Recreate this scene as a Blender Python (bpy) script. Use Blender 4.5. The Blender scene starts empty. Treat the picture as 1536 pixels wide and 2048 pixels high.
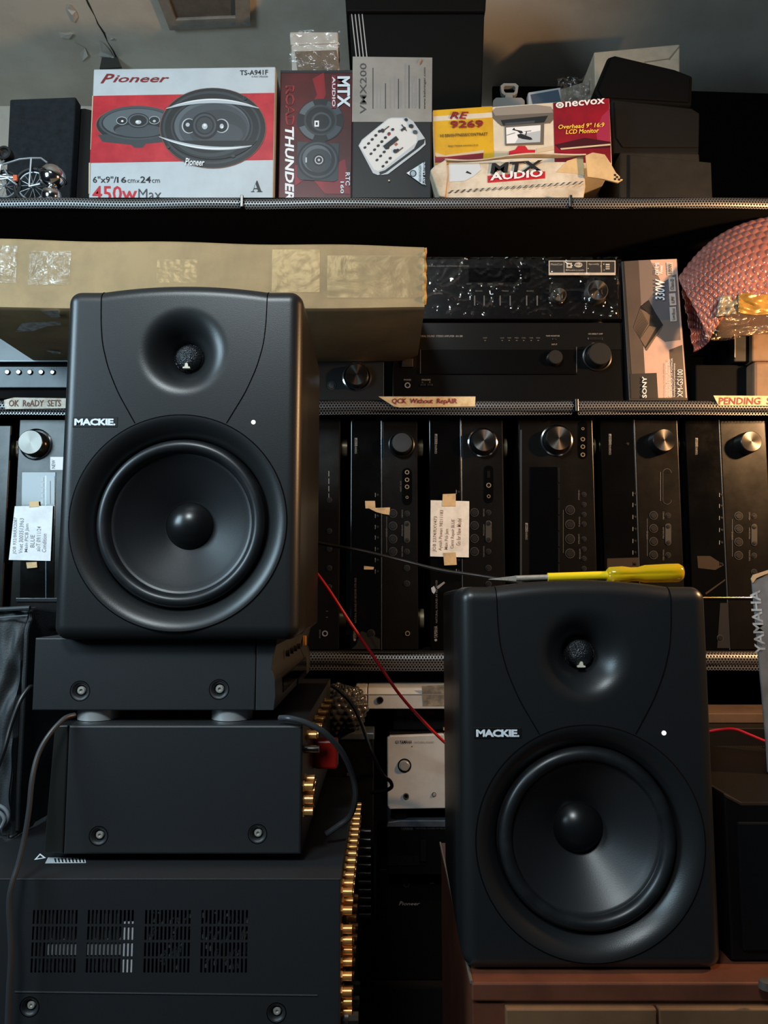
import bpy, math, random
from math import sin, cos, pi, radians, sqrt
from mathutils import Vector, Matrix, noise

# ------------------------------------------------------------------ camera
F = 1500.0                      # focal length in pixels of the 1536x2048 frame
PITCH = radians(5.94)
CAMZ = 1.30
scene = bpy.context.scene
col = scene.collection
cam_d = bpy.data.cameras.new('camera')
cam = bpy.data.objects.new('camera', cam_d)
col.objects.link(cam)
cam.location = (0, 0, CAMZ)
cam.rotation_euler = (pi / 2 + PITCH, 0, 0)
cam_d.sensor_fit = 'VERTICAL'
cam_d.sensor_height = 36.0
cam_d.lens = F / 2048 * 36.0
cam_d.clip_start = 0.02
scene.camera = cam

# ------------------------------------------------------------------ world, lights, exposure
world = bpy.data.worlds.new('world')
scene.world = world
world.use_nodes = True
bg = world.node_tree.nodes['Background']
bg.inputs[0].default_value = (0.55, 0.7, 1.0, 1)
bg.inputs[1].default_value = 0.018
vs = scene.view_settings
vs.view_transform = 'Standard'
vs.look = 'None'
vs.exposure = 0.0
vs.gamma = 1.0
vs.use_curve_mapping = False


def area_light(name, loc, target, sx, sy, power, colr):
    d = bpy.data.lights.new(name, 'AREA')
    d.shape = 'RECTANGLE'
    d.size, d.size_y = sx, sy
    d.energy = power
    d.color = colr
    o = bpy.data.objects.new(name, d)
    col.objects.link(o)
    o.location = loc
    o.rotation_euler = (Vector(target) - Vector(loc)).to_track_quat('-Z', 'Y').to_euler()
    return o


# added fill light above and behind the camera, then daylight from the left window
area_light('fill_light_rear', (-0.42, -0.55, 2.66), (0.0, 1.20, 1.30), 0.40, 0.30, 25.0, (0.84, 0.95, 1.0))
area_light('window_daylight_left', (-1.20, 0.20, 1.88), (-0.20, 1.15, 1.55), 0.5, 0.6, 18.0, (0.60, 0.85, 1.0))
# warm shaded lamp high on the right, turned to the shelves
ld = bpy.data.lights.new('warm_lamp', 'SPOT')
ld.energy = 58.0
ld.color = (1.0, 0.56, 0.25)
ld.shadow_soft_size = 0.035
ld.spot_size = radians(132)
ld.spot_blend = 0.7
lo = bpy.data.objects.new('warm_lamp', ld)
col.objects.link(lo)
lo.location = (1.15, 0.82, 1.80)
lo.rotation_euler = (Vector((0.15, 1.28, 1.62)) - lo.location).to_track_quat('-Z', 'Y').to_euler()

random.seed(7)


# ------------------------------------------------------------------ helpers
def W(px, py, Y):
    """world point on the plane y = Y that the pixel (px, py) sees"""
    a = (px - 768) / F
    b = (1024 - py) / F
    dy = cos(PITCH) - b * sin(PITCH)
    dz = sin(PITCH) + b * cos(PITCH)
    t = Y / dy
    return Vector((a * t, Y, CAMZ + dz * t))


def onz(px, py, Z):
    """world point on the plane z = Z"""
    a = (px - 768) / F
    b = (1024 - py) / F
    dy = cos(PITCH) - b * sin(PITCH)
    dz = sin(PITCH) + b * cos(PITCH)
    t = (Z - CAMZ) / dz
    return Vector((a * t, dy * t, Z))


def lin(c):
    c = c / 255.0
    return c / 12.92 if c <= 0.04045 else ((c + 0.055) / 1.055) ** 2.4


MATS = {}


def mat(name, rgb, rough=0.5, metal=0.0, bump=0.0, bscale=300.0, var=0.0, vscale=20.0, spec=0.5,
        coat=0.0, emit=0.0, rgb2=None, alpha=1.0, trans=0.0, rvar=0.0):
    if name in MATS:
        return MATS[name]
    m = bpy.data.materials.new(name)
    m.use_nodes = True
    nt = m.node_tree
    b = nt.nodes['Principled BSDF']
    c = (lin(rgb[0]), lin(rgb[1]), lin(rgb[2]), 1)
    b.inputs['Base Color'].default_value = c
    b.inputs['Roughness'].default_value = rough
    b.inputs['Metallic'].default_value = metal
    b.inputs['Specular IOR Level'].default_value = spec
    b.inputs['Coat Weight'].default_value = coat
    b.inputs['Coat Roughness'].default_value = 0.08
    b.inputs['Alpha'].default_value = alpha
    b.inputs['Transmission Weight'].default_value = trans
    if emit:
        b.inputs['Emission Color'].default_value = c
        b.inputs['Emission Strength'].default_value = emit
    if var or bump or rvar:
        tc = nt.nodes.new('ShaderNodeTexCoord')
        if var or rvar:
            n = nt.nodes.new('ShaderNodeTexNoise')
            n.inputs['Scale'].default_value = vscale
            n.inputs['Detail'].default_value = 6
            n.inputs['Roughness'].default_value = 0.65
            nt.links.new(tc.outputs['Object'], n.inputs['Vector'])
        if var:
            r = nt.nodes.new('ShaderNodeMix')
            r.data_type = 'RGBA'
            c2 = rgb2 or tuple(x * (1 - var) for x in rgb)
            r.inputs[6].default_value = c
            r.inputs[7].default_value = (lin(c2[0]), lin(c2[1]), lin(c2[2]), 1)
            mr = nt.nodes.new('ShaderNodeMapRange')
            mr.inputs[1].default_value = 0.42
            mr.inputs[2].default_value = 0.68
            nt.links.new(n.outputs['Fac'], mr.inputs[0])
            nt.links.new(mr.outputs[0], r.inputs[0])
            nt.links.new(r.outputs[2], b.inputs['Base Color'])
        if rvar:
            mr2 = nt.nodes.new('ShaderNodeMapRange')
            mr2.inputs[1].default_value = 0.3
            mr2.inputs[2].default_value = 0.7
            mr2.inputs[3].default_value = max(0.02, rough - rvar)
            mr2.inputs[4].default_value = min(1, rough + rvar)
            nt.links.new(n.outputs['Fac'], mr2.inputs[0])
            nt.links.new(mr2.outputs[0], b.inputs['Roughness'])
        if bump:
            n2 = nt.nodes.new('ShaderNodeTexNoise')
            n2.inputs['Scale'].default_value = bscale
            n2.inputs['Detail'].default_value = 3
            nt.links.new(tc.outputs['Object'], n2.inputs['Vector'])
            bp = nt.nodes.new('ShaderNodeBump')
            bp.inputs['Strength'].default_value = bump
            bp.inputs['Distance'].default_value = 0.002
            nt.links.new(n2.outputs['Fac'], bp.inputs['Height'])
            nt.links.new(bp.outputs[0], b.inputs['Normal'])
    MATS[name] = m
    return m


def film_mat(name, rgb, amount=0.10, rough=0.08, bump=0.6, bscale=18.0):
    """thin clear film: mostly transparent, with glossy creases"""
    if name in MATS:
        return MATS[name]
    m = bpy.data.materials.new(name)
    m.use_nodes = True
    nt = m.node_tree
    nt.nodes.clear()
    out = nt.nodes.new('ShaderNodeOutputMaterial')
    mix = nt.nodes.new('ShaderNodeMixShader')
    tr = nt.nodes.new('ShaderNodeBsdfTransparent')
    gl = nt.nodes.new('ShaderNodeBsdfGlossy')
    gl.inputs['Color'].default_value = (lin(rgb[0]), lin(rgb[1]), lin(rgb[2]), 1)
    gl.inputs['Roughness'].default_value = rough
    lw = nt.nodes.new('ShaderNodeLayerWeight')
    lw.inputs['Blend'].default_value = 0.25
    mr = nt.nodes.new('ShaderNodeMapRange')
    mr.inputs[3].default_value = amount
    mr.inputs[4].default_value = 0.7
    tc = nt.nodes.new('ShaderNodeTexCoord')
    n2 = nt.nodes.new('ShaderNodeTexNoise')
    n2.inputs['Scale'].default_value = bscale
    n2.inputs['Detail'].default_value = 4
    n2.inputs['Distortion'].default_value = 1.5
    bp = nt.nodes.new('ShaderNodeBump')
    bp.inputs['Strength'].default_value = bump
    bp.inputs['Distance'].default_value = 0.02
    nt.links.new(tc.outputs['Object'], n2.inputs['Vector'])
    nt.links.new(n2.outputs['Fac'], bp.inputs['Height'])
    nt.links.new(bp.outputs[0], gl.inputs['Normal'])
    nt.links.new(lw.outputs['Facing'], mr.inputs[0])
    nt.links.new(mr.outputs[0], mix.inputs[0])
    nt.links.new(tr.outputs[0], mix.inputs[1])
    nt.links.new(gl.outputs[0], mix.inputs[2])
    nt.links.new(mix.outputs[0], out.inputs[0])
    MATS[name] = m
    return m


class MB:
    """collects shapes, then links them as ONE mesh object"""

    def __init__(self):
        self.v, self.f, self.mi = [], [], []
        self.cur = 0

    def add(self, verts, faces, m=None):
        o = len(self.v)
        self.v += [tuple(p) for p in verts]
        for f in faces:
            self.f.append(tuple(i + o for i in f))
            self.mi.append(self.cur if m is None else m)

    def box(self, x0, x1, y0, y1, z0, z1, m=None):
        self.prism([(x0, z0), (x1, z0), (x1, z1), (x0, z1)], y0, y1, m)

    def prism(self, poly, y0, y1, m=None, poly2=None):
        """polygon in x,z extruded from y0 (front) to y1 (back); counter-clockwise seen from the front"""
        a = 0
        n = len(poly)
        for i in range(n):
            x0, z0 = poly[i]
            x1, z1 = poly[(i + 1) % n]
            a += x0 * z1 - x1 * z0
        if a < 0:
            poly = poly[::-1]
            poly2 = poly2[::-1] if poly2 else None
        p2 = poly2 or poly
        vs_ = [(p[0], y0, p[1]) for p in poly] + [(p[0], y1, p[1]) for p in p2]
        fs = [tuple(range(n)), tuple(range(2 * n - 1, n - 1, -1))]
        for i in range(n):
            j = (i + 1) % n
            fs.append((i, i + n, j + n, j))
        self.add(vs_, fs, m)

    def flat(self, poly, y, m=None):
        a = 0
        n = len(poly)
        for i in range(n):
            x0, z0 = poly[i]
            x1, z1 = poly[(i + 1) % n]
            a += x0 * z1 - x1 * z0
        if a < 0:
            poly = poly[::-1]
        self.add([(p[0], y, p[1]) for p in poly], [tuple(range(n))], m)

    def hexa(self, front, back, m=None):
        """front/back: four 3D points each, in the same order (bl, br, tr, tl)"""
        self.add(list(front) + list(back),
                 [(0, 1, 2, 3), (7, 6, 5, 4), (0, 4, 5, 1), (1, 5, 6, 2), (2, 6, 7, 3), (3, 7, 4, 0)], m)

    def cyl(self, p0, p1, r0, r1=None, n=20, m=None, caps=True):
        r1 = r0 if r1 is None else r1
        p0, p1 = Vector(p0), Vector(p1)
        d = (p1 - p0).normalized()
        u = d.orthogonal().normalized()
        w = d.cross(u)
        a = [p0 + (u * cos(2 * pi * i / n) + w * sin(2 * pi * i / n)) * r0 for i in range(n)]
        b = [p1 + (u * cos(2 * pi * i / n) + w * sin(2 * pi * i / n)) * r1 for i in range(n)]
        fs = [(i, (i + 1) % n, (i + 1) % n + n, i + n) for i in range(n)]
        if caps:
            fs += [tuple(range(n - 1, -1, -1)), tuple(range(n, 2 * n))]
        self.add(a + b, fs, m)

    def lathe(self, prof, cx=0, cz=0, n=48, m=None, cy=0):
        """profile of (radius, y); axis along y through (cx, cz); listed from outside/back to the centre/front"""
        o = []
        fs = []
        k = len(prof)
        for r, y in prof:
            for i in range(n):
                a = 2 * pi * i / n
                o.append((cx + r * cos(a), cy + y, cz + r * sin(a)))
        for j in range(k - 1):
            for i in range(n):
                i2 = (i + 1) % n
                fs.append((j * n + i, j * n + i2, (j + 1) * n + i2, (j + 1) * n + i))
        self.add(o, fs, m)

    def tube(self, pts, r, n=8, m=None, smooth=True, r_end=None):
        pts = [Vector(p) for p in pts]
        if smooth and len(pts) > 2:
            q = []
            P = [pts[0]] + pts + [pts[-1]]
            for i in range(1, len(P) - 2):
                for s in range(8):
                    t = s / 8
                    a, b, c, d = P[i - 1], P[i], P[i + 1], P[i + 2]
                    q.append(0.5 * ((2 * b) + (c - a) * t + (2 * a - 5 * b + 4 * c - d) * t * t + (3 * b - a - 3 * c + d) * t ** 3))
            q.append(pts[-1])
            pts = q
        vs_, fs = [], []
        up = None
        k = len(pts)
        for i, p in enumerate(pts):
            d = (pts[min(i + 1, k - 1)] - pts[max(i - 1, 0)]).normalized()
            if up is None:
                up = d.orthogonal().normalized()
            up = (up - d * up.dot(d)).normalized()
            w = d.cross(up)
            rr = r if r_end is None else r + (r_end - r) * i / (k - 1)
            for j in range(n):
                a = 2 * pi * j / n
                vs_.append(p + (up * cos(a) + w * sin(a)) * rr)
        for i in range(k - 1):
            for j in range(n):
                j2 = (j + 1) % n
                fs.append((i * n + j, i * n + j2, (i + 1) * n + j2, (i + 1) * n + j))
        fs.append(tuple(range(n - 1, -1, -1)))
        fs.append(tuple((k - 1) * n + j for j in range(n)))
        self.add(vs_, fs, m)

    def torus(self, c, R, r, axis='y', n=32, k=8, m=None, a0=0, a1=2 * pi):
        pts = []
        for i in range(n + 1):
            a = a0 + (a1 - a0) * i / n
            if axis == 'y':
                pts.append((c[0] + R * cos(a), c[1], c[2] + R * sin(a)))
            else:
                pts.append((c[0], c[1] + R * cos(a), c[2] + R * sin(a)))
        self.tube(pts, r, k, m, smooth=False)

    def grid(self, fn, nu, nv, m=None):
        vs_ = [fn(i / nu, j / nv) for j in range(nv + 1) for i in range(nu + 1)]
        fs = [(j * (nu + 1) + i, j * (nu + 1) + i + 1, (j + 1) * (nu + 1) + i + 1, (j + 1) * (nu + 1) + i)
              for j in range(nv) for i in range(nu)]
        self.add(vs_, fs, m)

    def build(self, name, mats, parent=None, smooth=False, bevel=0, bseg=2, angle=35, loc=None):
        me = bpy.data.meshes.new(name)
        me.from_pydata(self.v, [], self.f)
        if not isinstance(mats, (list, tuple)):
            mats = [mats]
        for m_ in mats:
            me.materials.append(m_)
        if len(mats) > 1:
            me.polygons.foreach_set('material_index', self.mi)
        me.update()
        if smooth:
            me.shade_smooth()
            me.set_sharp_from_angle(angle=radians(angle))
        o = bpy.data.objects.new(name, me)
        col.objects.link(o)
        if parent is not None:
            o.parent = parent
        if loc is not None:
            o.location = loc
        if bevel:
            md = o.modifiers.new('bevel', 'BEVEL')
            md.width = bevel
            md.segments = bseg
            md.limit_method = 'ANGLE'
            md.angle_limit = radians(40)
            md.harden_normals = False
        return o


def tag(o, label, cat=None, group=None, kind=None):
    o['label'] = label
    if cat:
        o['category'] = cat
    if group:
        o['group'] = group
    if kind:
        o['kind'] = kind
    return o


TEXT_CACHE = {}


def text_mesh(s, bold, shear, spacing, res):
    key = (s, bold, shear, spacing, res)
    if key in TEXT_CACHE:
        return TEXT_CACHE[key]
    cu = bpy.data.curves.new('txt', 'FONT')
    cu.body = s
    cu.size = 1
    cu.offset = bold
    cu.space_character = spacing
    cu.resolution_u = res
    cu.fill_mode = 'FRONT'
    o = bpy.data.objects.new('txt', cu)
    col.objects.link(o)
    dg = bpy.context.evaluated_depsgraph_get()
    me = o.evaluated_get(dg).to_mesh()
    vs_ = [(v.co.x + shear * v.co.y, v.co.y) for v in me.vertices]
    fs = [tuple(p.vertices) for p in me.polygons]
    o.evaluated_get(dg).to_mesh_clear()
    bpy.data.objects.remove(o)
    bpy.data.curves.remove(cu)
    x0 = min(v[0] for v in vs_)
    x1 = max(v[0] for v in vs_)
    y0 = min(v[1] for v in vs_)
    y1 = max(v[1] for v in vs_)
    vs_ = [((v[0] - x0) / (x1 - x0), (v[1] - y0) / max(1e-6, y1 - y0)) for v in vs_]
    TEXT_CACHE[key] = (vs_, fs)
    return TEXT_CACHE[key]


class T:
    """a thing: an Empty at its base; features are given where they sit on its front plane y = Y"""

    def __init__(s, name, label, cat, px, py, Y, z=None, group=None, kind=None):
        p = W(px, py, Y)
        if z is not None:
            p.z = z
        s.o = bpy.data.objects.new(name, None)
        s.o.empty_display_size = 0.03
        col.objects.link(s.o)
        s.o.location = p
        s.p = p
        s.Y = Y
        s.m = (W(px + 10, py, Y) - W(px, py, Y)).length / 10     # metres per pixel
        tag(s.o, label, cat, group, kind)

    def L(s, px, py, y=0.0):
        w = W(px, py, s.Y + y) - s.p
        return (w.x, w.z)

    def P(s, px, py, y=0.0):
        w = W(px, py, s.Y + y) - s.p
        return (w.x, y, w.z)

    def prism(s, name, pts, y0, y1, m, bevel=0, parent=None, base=False, bseg=2, smooth=False):
        b = MB()
        poly = [s.L(*q) for q in pts]
        if base:
            zs = [q[1] for q in poly]
            lo_, hi = min(zs), max(zs)
            poly = [(q[0], 0.0 if q[1] < lo_ + (hi - lo_) * 0.25 else q[1]) for q in poly]
        b.prism(poly, y0, y1)
        return b.build(name, m, parent or s.o, bevel=bevel, bseg=bseg, smooth=smooth)

    def rect(s, name, x0, y0, x1, y1, d0, d1, m, bevel=0, parent=None, base=False, bseg=2):
        return s.prism(name, [(x0, y1), (x1, y1), (x1, y0), (x0, y0)], d0, d1, m, bevel, parent, base, bseg)

    def knob(s, name, cx, cy, r, length, m, parent=None, taper=0.93, n=40, ring=None, face=None):
        x, z = s.L(cx, cy)
        R = r * s.m
        b = MB()
        if ring:
            b.lathe([(R * 1.22, 0.0), (R * 1.22, -0.002), (R * 1.12, -0.003), (R * 1.05, -0.001)], x, z, n, 1)
        b.lathe([(R, 0.0), (R * taper, -length + 0.0012), (R * taper - 0.0012, -length)], x, z, n, 0)
        b.lathe([(R * taper - 0.0012, -length), (R * 0.5, -length - 0.0001), (0.0001, -length)], x, z, n, 2)
        return b.build(name, [m, ring or m, face or m], parent or s.o, smooth=True)

    def button(s, name, cx, cy, r, m, mring=None, parent=None, h=0.0025):
        x, z = s.L(cx, cy)
        R = r * s.m
        b = MB()
        b.lathe([(R * 1.35, -0.0003), (R * 1.3, -0.0012), (R * 1.12, -0.0012), (R * 1.08, 0.0)], x, z, 24, 1)
        b.lathe([(R, 0.0), (R, -h + 0.0006), (R - 0.0006, -h), (0.0001, -h)], x, z, 24, 0)
        return b.build(name, [m, mring or m], parent or s.o, smooth=True)

    def jack(s, name, cx, cy, r, m, mhole, parent=None, y=-0.0004):
        x, z = s.L(cx, cy)
        R = r * s.m
        b = MB()
        b.lathe([(R, y), (R * 0.95, y - 0.002), (R * 0.66, y - 0.002), (R * 0.6, y)], x, z, 20, 0)
        b.lathe([(R * 0.62, y - 0.0002), (0.0001, y - 0.0002)], x, z, 20, 1)
        return b.build(name, [m, mhole], parent or s.o, smooth=True)

    def decal(s, name, layers, d=0.0006, parent=None, step=0.00012):
        """layers: (material, polygon in px), later ones lie on top; thin print on the front plane"""
        ms = []
        b = MB()
        for i, (m, poly) in enumerate(layers):
            if m not in ms:
                ms.append(m)
            b.flat([s.L(*q) for q in poly], -d - i * step, ms.index(m))
        return b.build(name, ms, parent or s.o)

    def text(s, st, box, m, rot=0, bold=0.0, shear=0.0, spacing=1.0, d=0.0012, name='lettering', parent=None, res=2, slope=0.0):
        x0, y0, x1, y1 = box
        vs_, fs = text_mesh(st, bold, shear, spacing, res)
        q = []
        for u, v in vs_:
            if rot == 0:
                px, py = x0 + u * (x1 - x0), y1 - v * (y1 - y0) + slope * u * (x1 - x0)
            elif rot == 90:     # reads upwards
                px, py = x1 - v * (x1 - x0), y1 - u * (y1 - y0)
                px += slope * u * (y1 - y0)
            else:               # reads downwards
                px, py = x0 + v * (x1 - x0), y0 + u * (y1 - y0)
            w = s.L(px, py)
            q.append((w[0], -d, w[1]))
        b = MB()
        b.add(q, fs)
        return b.build(name, m, parent or s.o)


def ell(cx, cy, rx, ry, n=36, rot=0.0, a0=0.0, a1=360.0):
    r = []
    full = abs(a1 - a0) >= 359.9
    k = n if full else n + 1
    for i in range(k):
        a = radians(a0 + (a1 - a0) * i / n)
        x, y = rx * cos(a), ry * sin(a)
        r.append((cx + x * cos(rot) - y * sin(rot), cy + x * sin(rot) + y * cos(rot)))
    return r


def R4(x0, y0, x1, y1):
    return [(x0, y0), (x1, y0), (x1, y1), (x0, y1)]


# ------------------------------------------------------------------ materials
def spun_mat():
    """machined knob face: anisotropic spun metal with a fan shaped sheen"""
    m = mat('knob_spun_face', (92, 89, 85), 0.32, metal=0.95)
    b_ = m.node_tree.nodes['Principled BSDF']
    b_.inputs['Anisotropic'].default_value = 0.85
    tg = m.node_tree.nodes.new('ShaderNodeTangent')
    tg.direction_type = 'RADIAL'
    tg.axis = 'Y'
    m.node_tree.links.new(tg.outputs[0], b_.inputs['Tangent'])
    return m


SPK = mat('speaker_satin_black', (27, 28, 29), 0.36, bump=0.06, bscale=900, spec=0.5)
SPKSIDE = mat('cabinet_vinyl_black', (18, 18, 18), 0.38, bump=0.05, bscale=600)
RUB = mat('rubber_surround', (24, 25, 27), 0.36, var=0.3, vscale=30, rgb2=(36, 37, 39))
CONE = mat('woofer_cone', (30, 31, 33), 0.40, bump=0.04, bscale=700, spec=0.6)
CAP = mat('dust_cap', (18, 19, 20), 0.30)
SEAM = mat('joint_dark', (4, 4, 4), 0.9, spec=0.05)
BLK = mat('black_powder_coat', (30, 31, 33), 0.48, bump=0.08, bscale=1200)
BLK2 = mat('black_plastic', (12, 12, 12), 0.4, spec=0.3)
BLK3 = mat('matt_black', (5, 5, 5), 0.8, spec=0.15)
GLOSS = mat('gloss_black', (8, 8, 7), 0.12, rvar=0.06, vscale=12)
BRUSH = mat('brushed_black', (28, 27, 25), 0.38)
KNOBM = mat('knob_black', (24, 24, 24), 0.28)
KFACE = spun_mat()
SIL = mat('silver_metal', (180, 180, 178), 0.34, metal=0.5)
CHR = mat('chrome', (220, 220, 220), 0.12, metal=1.0)
GOLD = mat('gold_plate', (226, 164, 96), 0.3, metal=0.65)
BRASSF = mat('satin_gold_foot', (200, 178, 140), 0.32, metal=0.7)
NICK = mat('nickel', (120, 118, 115), 0.3, metal=1.0)
SCREW = mat('screw_zinc', (205, 200, 190), 0.3, metal=0.6)
WHT = mat('print_white', (226, 228, 230), 0.55)
PAPER = mat('paper', (248, 244, 234), 0.85, var=0.1, vscale=40)
GRYT = mat('print_grey', (128, 128, 128), 0.6)
DGRY = mat('print_dark_grey', (62, 62, 64), 0.6)
BLKP = mat('print_black', (16, 16, 17), 0.5)
REDP = mat('print_red', (186, 22, 38), 0.45)
LED = mat('led_white', (240, 248, 255), 0.4, emit=2.0)
CARD = mat('brown_cardboard', (164, 137, 97), 0.75, bump=0.1, bscale=60, var=0.14, vscale=9)
TAPE = mat('masking_tape', (222, 190, 140), 0.6, var=0.18, vscale=60)

# ------------------------------------------------------------------ setting
HC = CAMZ + 1.47          # ceiling height
YW = 2.15                 # rear wall


def structure(o, label, cat):
    return tag(o, label, cat, kind='structure')


CEIL = mat('ceiling_paint', (214, 206, 192), 0.75, bump=0.25, bscale=7, var=0.10, vscale=3.0, rgb2=(190, 178, 164))
b = MB()
b.box(-2.0, 1.9, -1.2, YW + 0.1, HC, HC + 0.1)
ceiling = structure(b.build('ceiling', CEIL), 'off-white cracked plaster ceiling above the top shelf', 'ceiling')
b = MB()
b.box(-2.0, 1.9, YW, YW + 0.1, 0, HC)
structure(b.build('wall_back', CEIL),
          'grey painted wall behind the shelves', 'wall')
b = MB()
b.box(-2.0, 1.9, -1.2, YW + 0.1, -0.05, 0)
structure(b.build('floor', mat('floor_dark', (34, 31, 29), 0.6, var=0.3, vscale=8)), 'dark floor below the equipment', 'floor')

# crack and loose paint on the ceiling
CRK = mat('crack_dark', (40, 36, 32), 0.9)
FLK = mat('paint_flake', (205, 198, 188), 0.7)
b = MB()
crack = [(168, -12), (178, 10), (190, 33), (196, 48), (208, 66), (215, 84), (226, 101), (234, 118), (240, 131)]
for i in range(len(crack) - 1):
    (xa, ya), (xb, yb) = crack[i], crack[i + 1]
    w0, w1 = 1.4 + 0.9 * sin(i * 2.1), 1.4 + 0.9 * sin((i + 1) * 2.1)
    q = [onz(xa - w0, ya, HC - 0.0006), onz(xa + w0, ya, HC - 0.0006), onz(xb + w1, yb, HC - 0.0006), onz(xb - w1, yb, HC - 0.0006)]
    b.add(q, [(0, 1, 2, 3)])
b.build('crack', CRK, ceiling)
flakes = [[(198, 80), (207, 86), (216, 97), (226, 112), (231, 119), (221, 115), (206, 117), (199, 112), (203, 104)],
          [(140, 8), (152, 22), (156, 34), (148, 45), (144, 30), (134, 18)],
          [(118, 66), (132, 70), (146, 68), (138, 78), (122, 76)],
          [(150, 85), (170, 96), (176, 112), (165, 122), (160, 106)],
          [(212, 70), (222, 74), (228, 78), (220, 80)]]
for fl in flakes:
    b = MB()
    c = Vector((0, 0, 0))
    up_ = [onz(x, y, HC - 0.0002) for x, y in fl]
    dn = [onz(x, y, HC - 0.002 - 0.006 * random.random()) for x, y in fl]
    n = len(fl)
    b.add(up_ + dn, [tuple(range(n, 2 * n))] + [(i, (i + 1) % n, (i + 1) % n + n, i + n) for i in range(n)])
    b.build('paint_flake', FLK, ceiling)

# hatch frame on the ceiling
FRM = mat('hatch_frame_grey', (138, 133, 124), 0.6, var=0.15, vscale=30)
PNL = mat('hatch_panel_grey', (102, 97, 90), 0.65, var=0.15, vscale=30)
hp = onz(415, 20, HC)
hatch = bpy.data.objects.new('ceiling_hatch', None)
col.objects.link(hatch)
hatch.location = hp
tag(hatch, 'grey framed hatch set in the ceiling above the red and white speaker box', 'hatch')


def ceil_quad(pts, z0, z1):
    lo_ = [onz(x, y, HC) - hp + Vector((0, 0, -z0)) for x, y in pts]
    hi = [onz(x, y, HC) - hp + Vector((0, 0, -z1)) for x, y in pts]
    return lo_, hi


OUT = [(297, -60), (340, 51), (501, 42), (498, -66)]
INN = [(326, -40), (352, 31), (471, 26), (470, -44)]
b = MB()
for i in range(4):
    j = (i + 1) % 4
    q = [OUT[i], OUT[j], INN[j], INN[i]]
    lo_, hi = ceil_quad(q, 0.014, 0.0)
    b.hexa(lo_, hi)
b.build('frame', FRM, hatch)
b = MB()
lo_, hi = ceil_quad(INN, 0.006, 0.0)
b.hexa(lo_, hi)
b.build('panel', PNL, hatch)

# ------------------------------------------------------------------ shelving unit
YS = 1.375
ZT = W(768, 391, YS).z          # top surfaces of the three boards
ZM = W(768, 798, YS).z
ZL = W(768, 1304, YS).z
ZB = 0.62                       # low board
shelf = bpy.data.objects.new('shelving_unit', None)
col.objects.link(shelf)
shelf.location = (0, YS, 0)
tag(shelf, 'black wooden shelving unit with perforated metal edge strips', 'shelf')
SHB = mat('shelf_black_board', (9, 9, 9), 0.7, spec=0.2)
for zt in (ZT, ZM, ZL, ZB):
    b = MB()
    b.box(-1.30, 1.30, 0.012 if zt != ZB else -0.135, 0.70, zt - 0.022, zt)
    b.build('shelf_board', SHB, shelf, bevel=0.001)
b = MB()
b.box(-1.30, 1.30, 0.70, 0.712, 0, ZT - 0.022)
b.build('back_panel', mat('back_panel_black', (5, 5, 5), 0.9, spec=0.1), shelf)
for sx in (-1.315, 1.315):
    b = MB()
    b.box(sx - 0.015, sx + 0.015, 0.0, 0.70, 0, ZT)
    b.build('side_panel', SHB, shelf, bevel=0.001)

GRILL = mat('perforated_steel', (130, 130, 130), 0.42, metal=0.7)


def grille(x0, x1, zt, h, warp=0.0):
    """rolled perforated sheet wrapped round a shelf edge: hexagon cells with hexagon holes"""
    b = MB()
    pitch = 0.0056
    R = 0.013
    arc = R * pi * 0.72 + h
    rows = max(4, int(arc / (pitch * 0.866)))
    nx = int((x1 - x0) / pitch)
    rr = pitch / sqrt(3)

    def pos(u, v):
        # v runs from the top rear of the roll, over the front, down to the lower lip
        a = v / R
        amax = pi * 0.72
        if a < amax:
            y = 0.012 - R * sin(a + 0.25)
            z = zt - R + R * cos(a + 0.25)
        else:
            t = v - R * amax
            y = 0.012 - R * sin(amax + 0.25) + t * 0.1
            z = zt - R + R * cos(amax + 0.25) - t
        y += 0.0012 * sin(u * 23 + warp)
        z += 0.0008 * sin(u * 17 + warp * 2)
        return (u, y, z)

    for j in range(rows):
        for i in range(nx):
            cx = x0 + (i + 0.5 + 0.5 * (j % 2)) * pitch
            cv = (j + 0.5) * pitch * 0.866
            o, inn = [], []
            for k in range(6):
                a = pi / 6 + k * pi / 3
                o.append(pos(cx + rr * cos(a), cv + rr * sin(a)))
                inn.append(pos(cx + rr * 0.56 * cos(a), cv + rr * 0.56 * sin(a)))
            b.add(o + inn, [(k, (k + 1) % 6, (k + 1) % 6 + 6, k + 6) for k in range(6)])
    return b.build('edge_grille', GRILL, shelf)


def gx(px, py):
    return W(px, py, YS).x


grille(-0.98, gx(481, 395), ZT - 0.0006, 0.004, 0.3)
grille(gx(487, 395), gx(1138, 395), ZT - 0.0006, 0.004, 1.2)
grille(gx(1144, 395), 0.98, ZT - 0.0006, 0.004, 2.2)
grille(-0.98, gx(1150, 800), ZM - 0.0006, 0.006, 0.8)
grille(gx(1156, 800), 0.98, ZM - 0.0006, 0.006, 2.9)
grille(-0.98, 0.98, ZL - 0.0006, 0.012, 1.9)
# dark cores inside the rolled strips
for zt in (ZT, ZM, ZL):
    b = MB()
    b.box(-0.98, 0.98, 0.004, 0.0119, zt - 0.024, zt - 0.002)
    b.build('edge_core', BLK3, shelf)
for (px, zt) in ((484, ZT), (1141, ZT), (1153, ZM)):
    b = MB()
    x = gx(px, 395 if zt == ZT else 800)
    b.box(x - 0.003, x + 0.003, -0.003, 0.004, zt - 0.024, zt)
    b.build('edge_clip', NICK, shelf, bevel=0.001)

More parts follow.
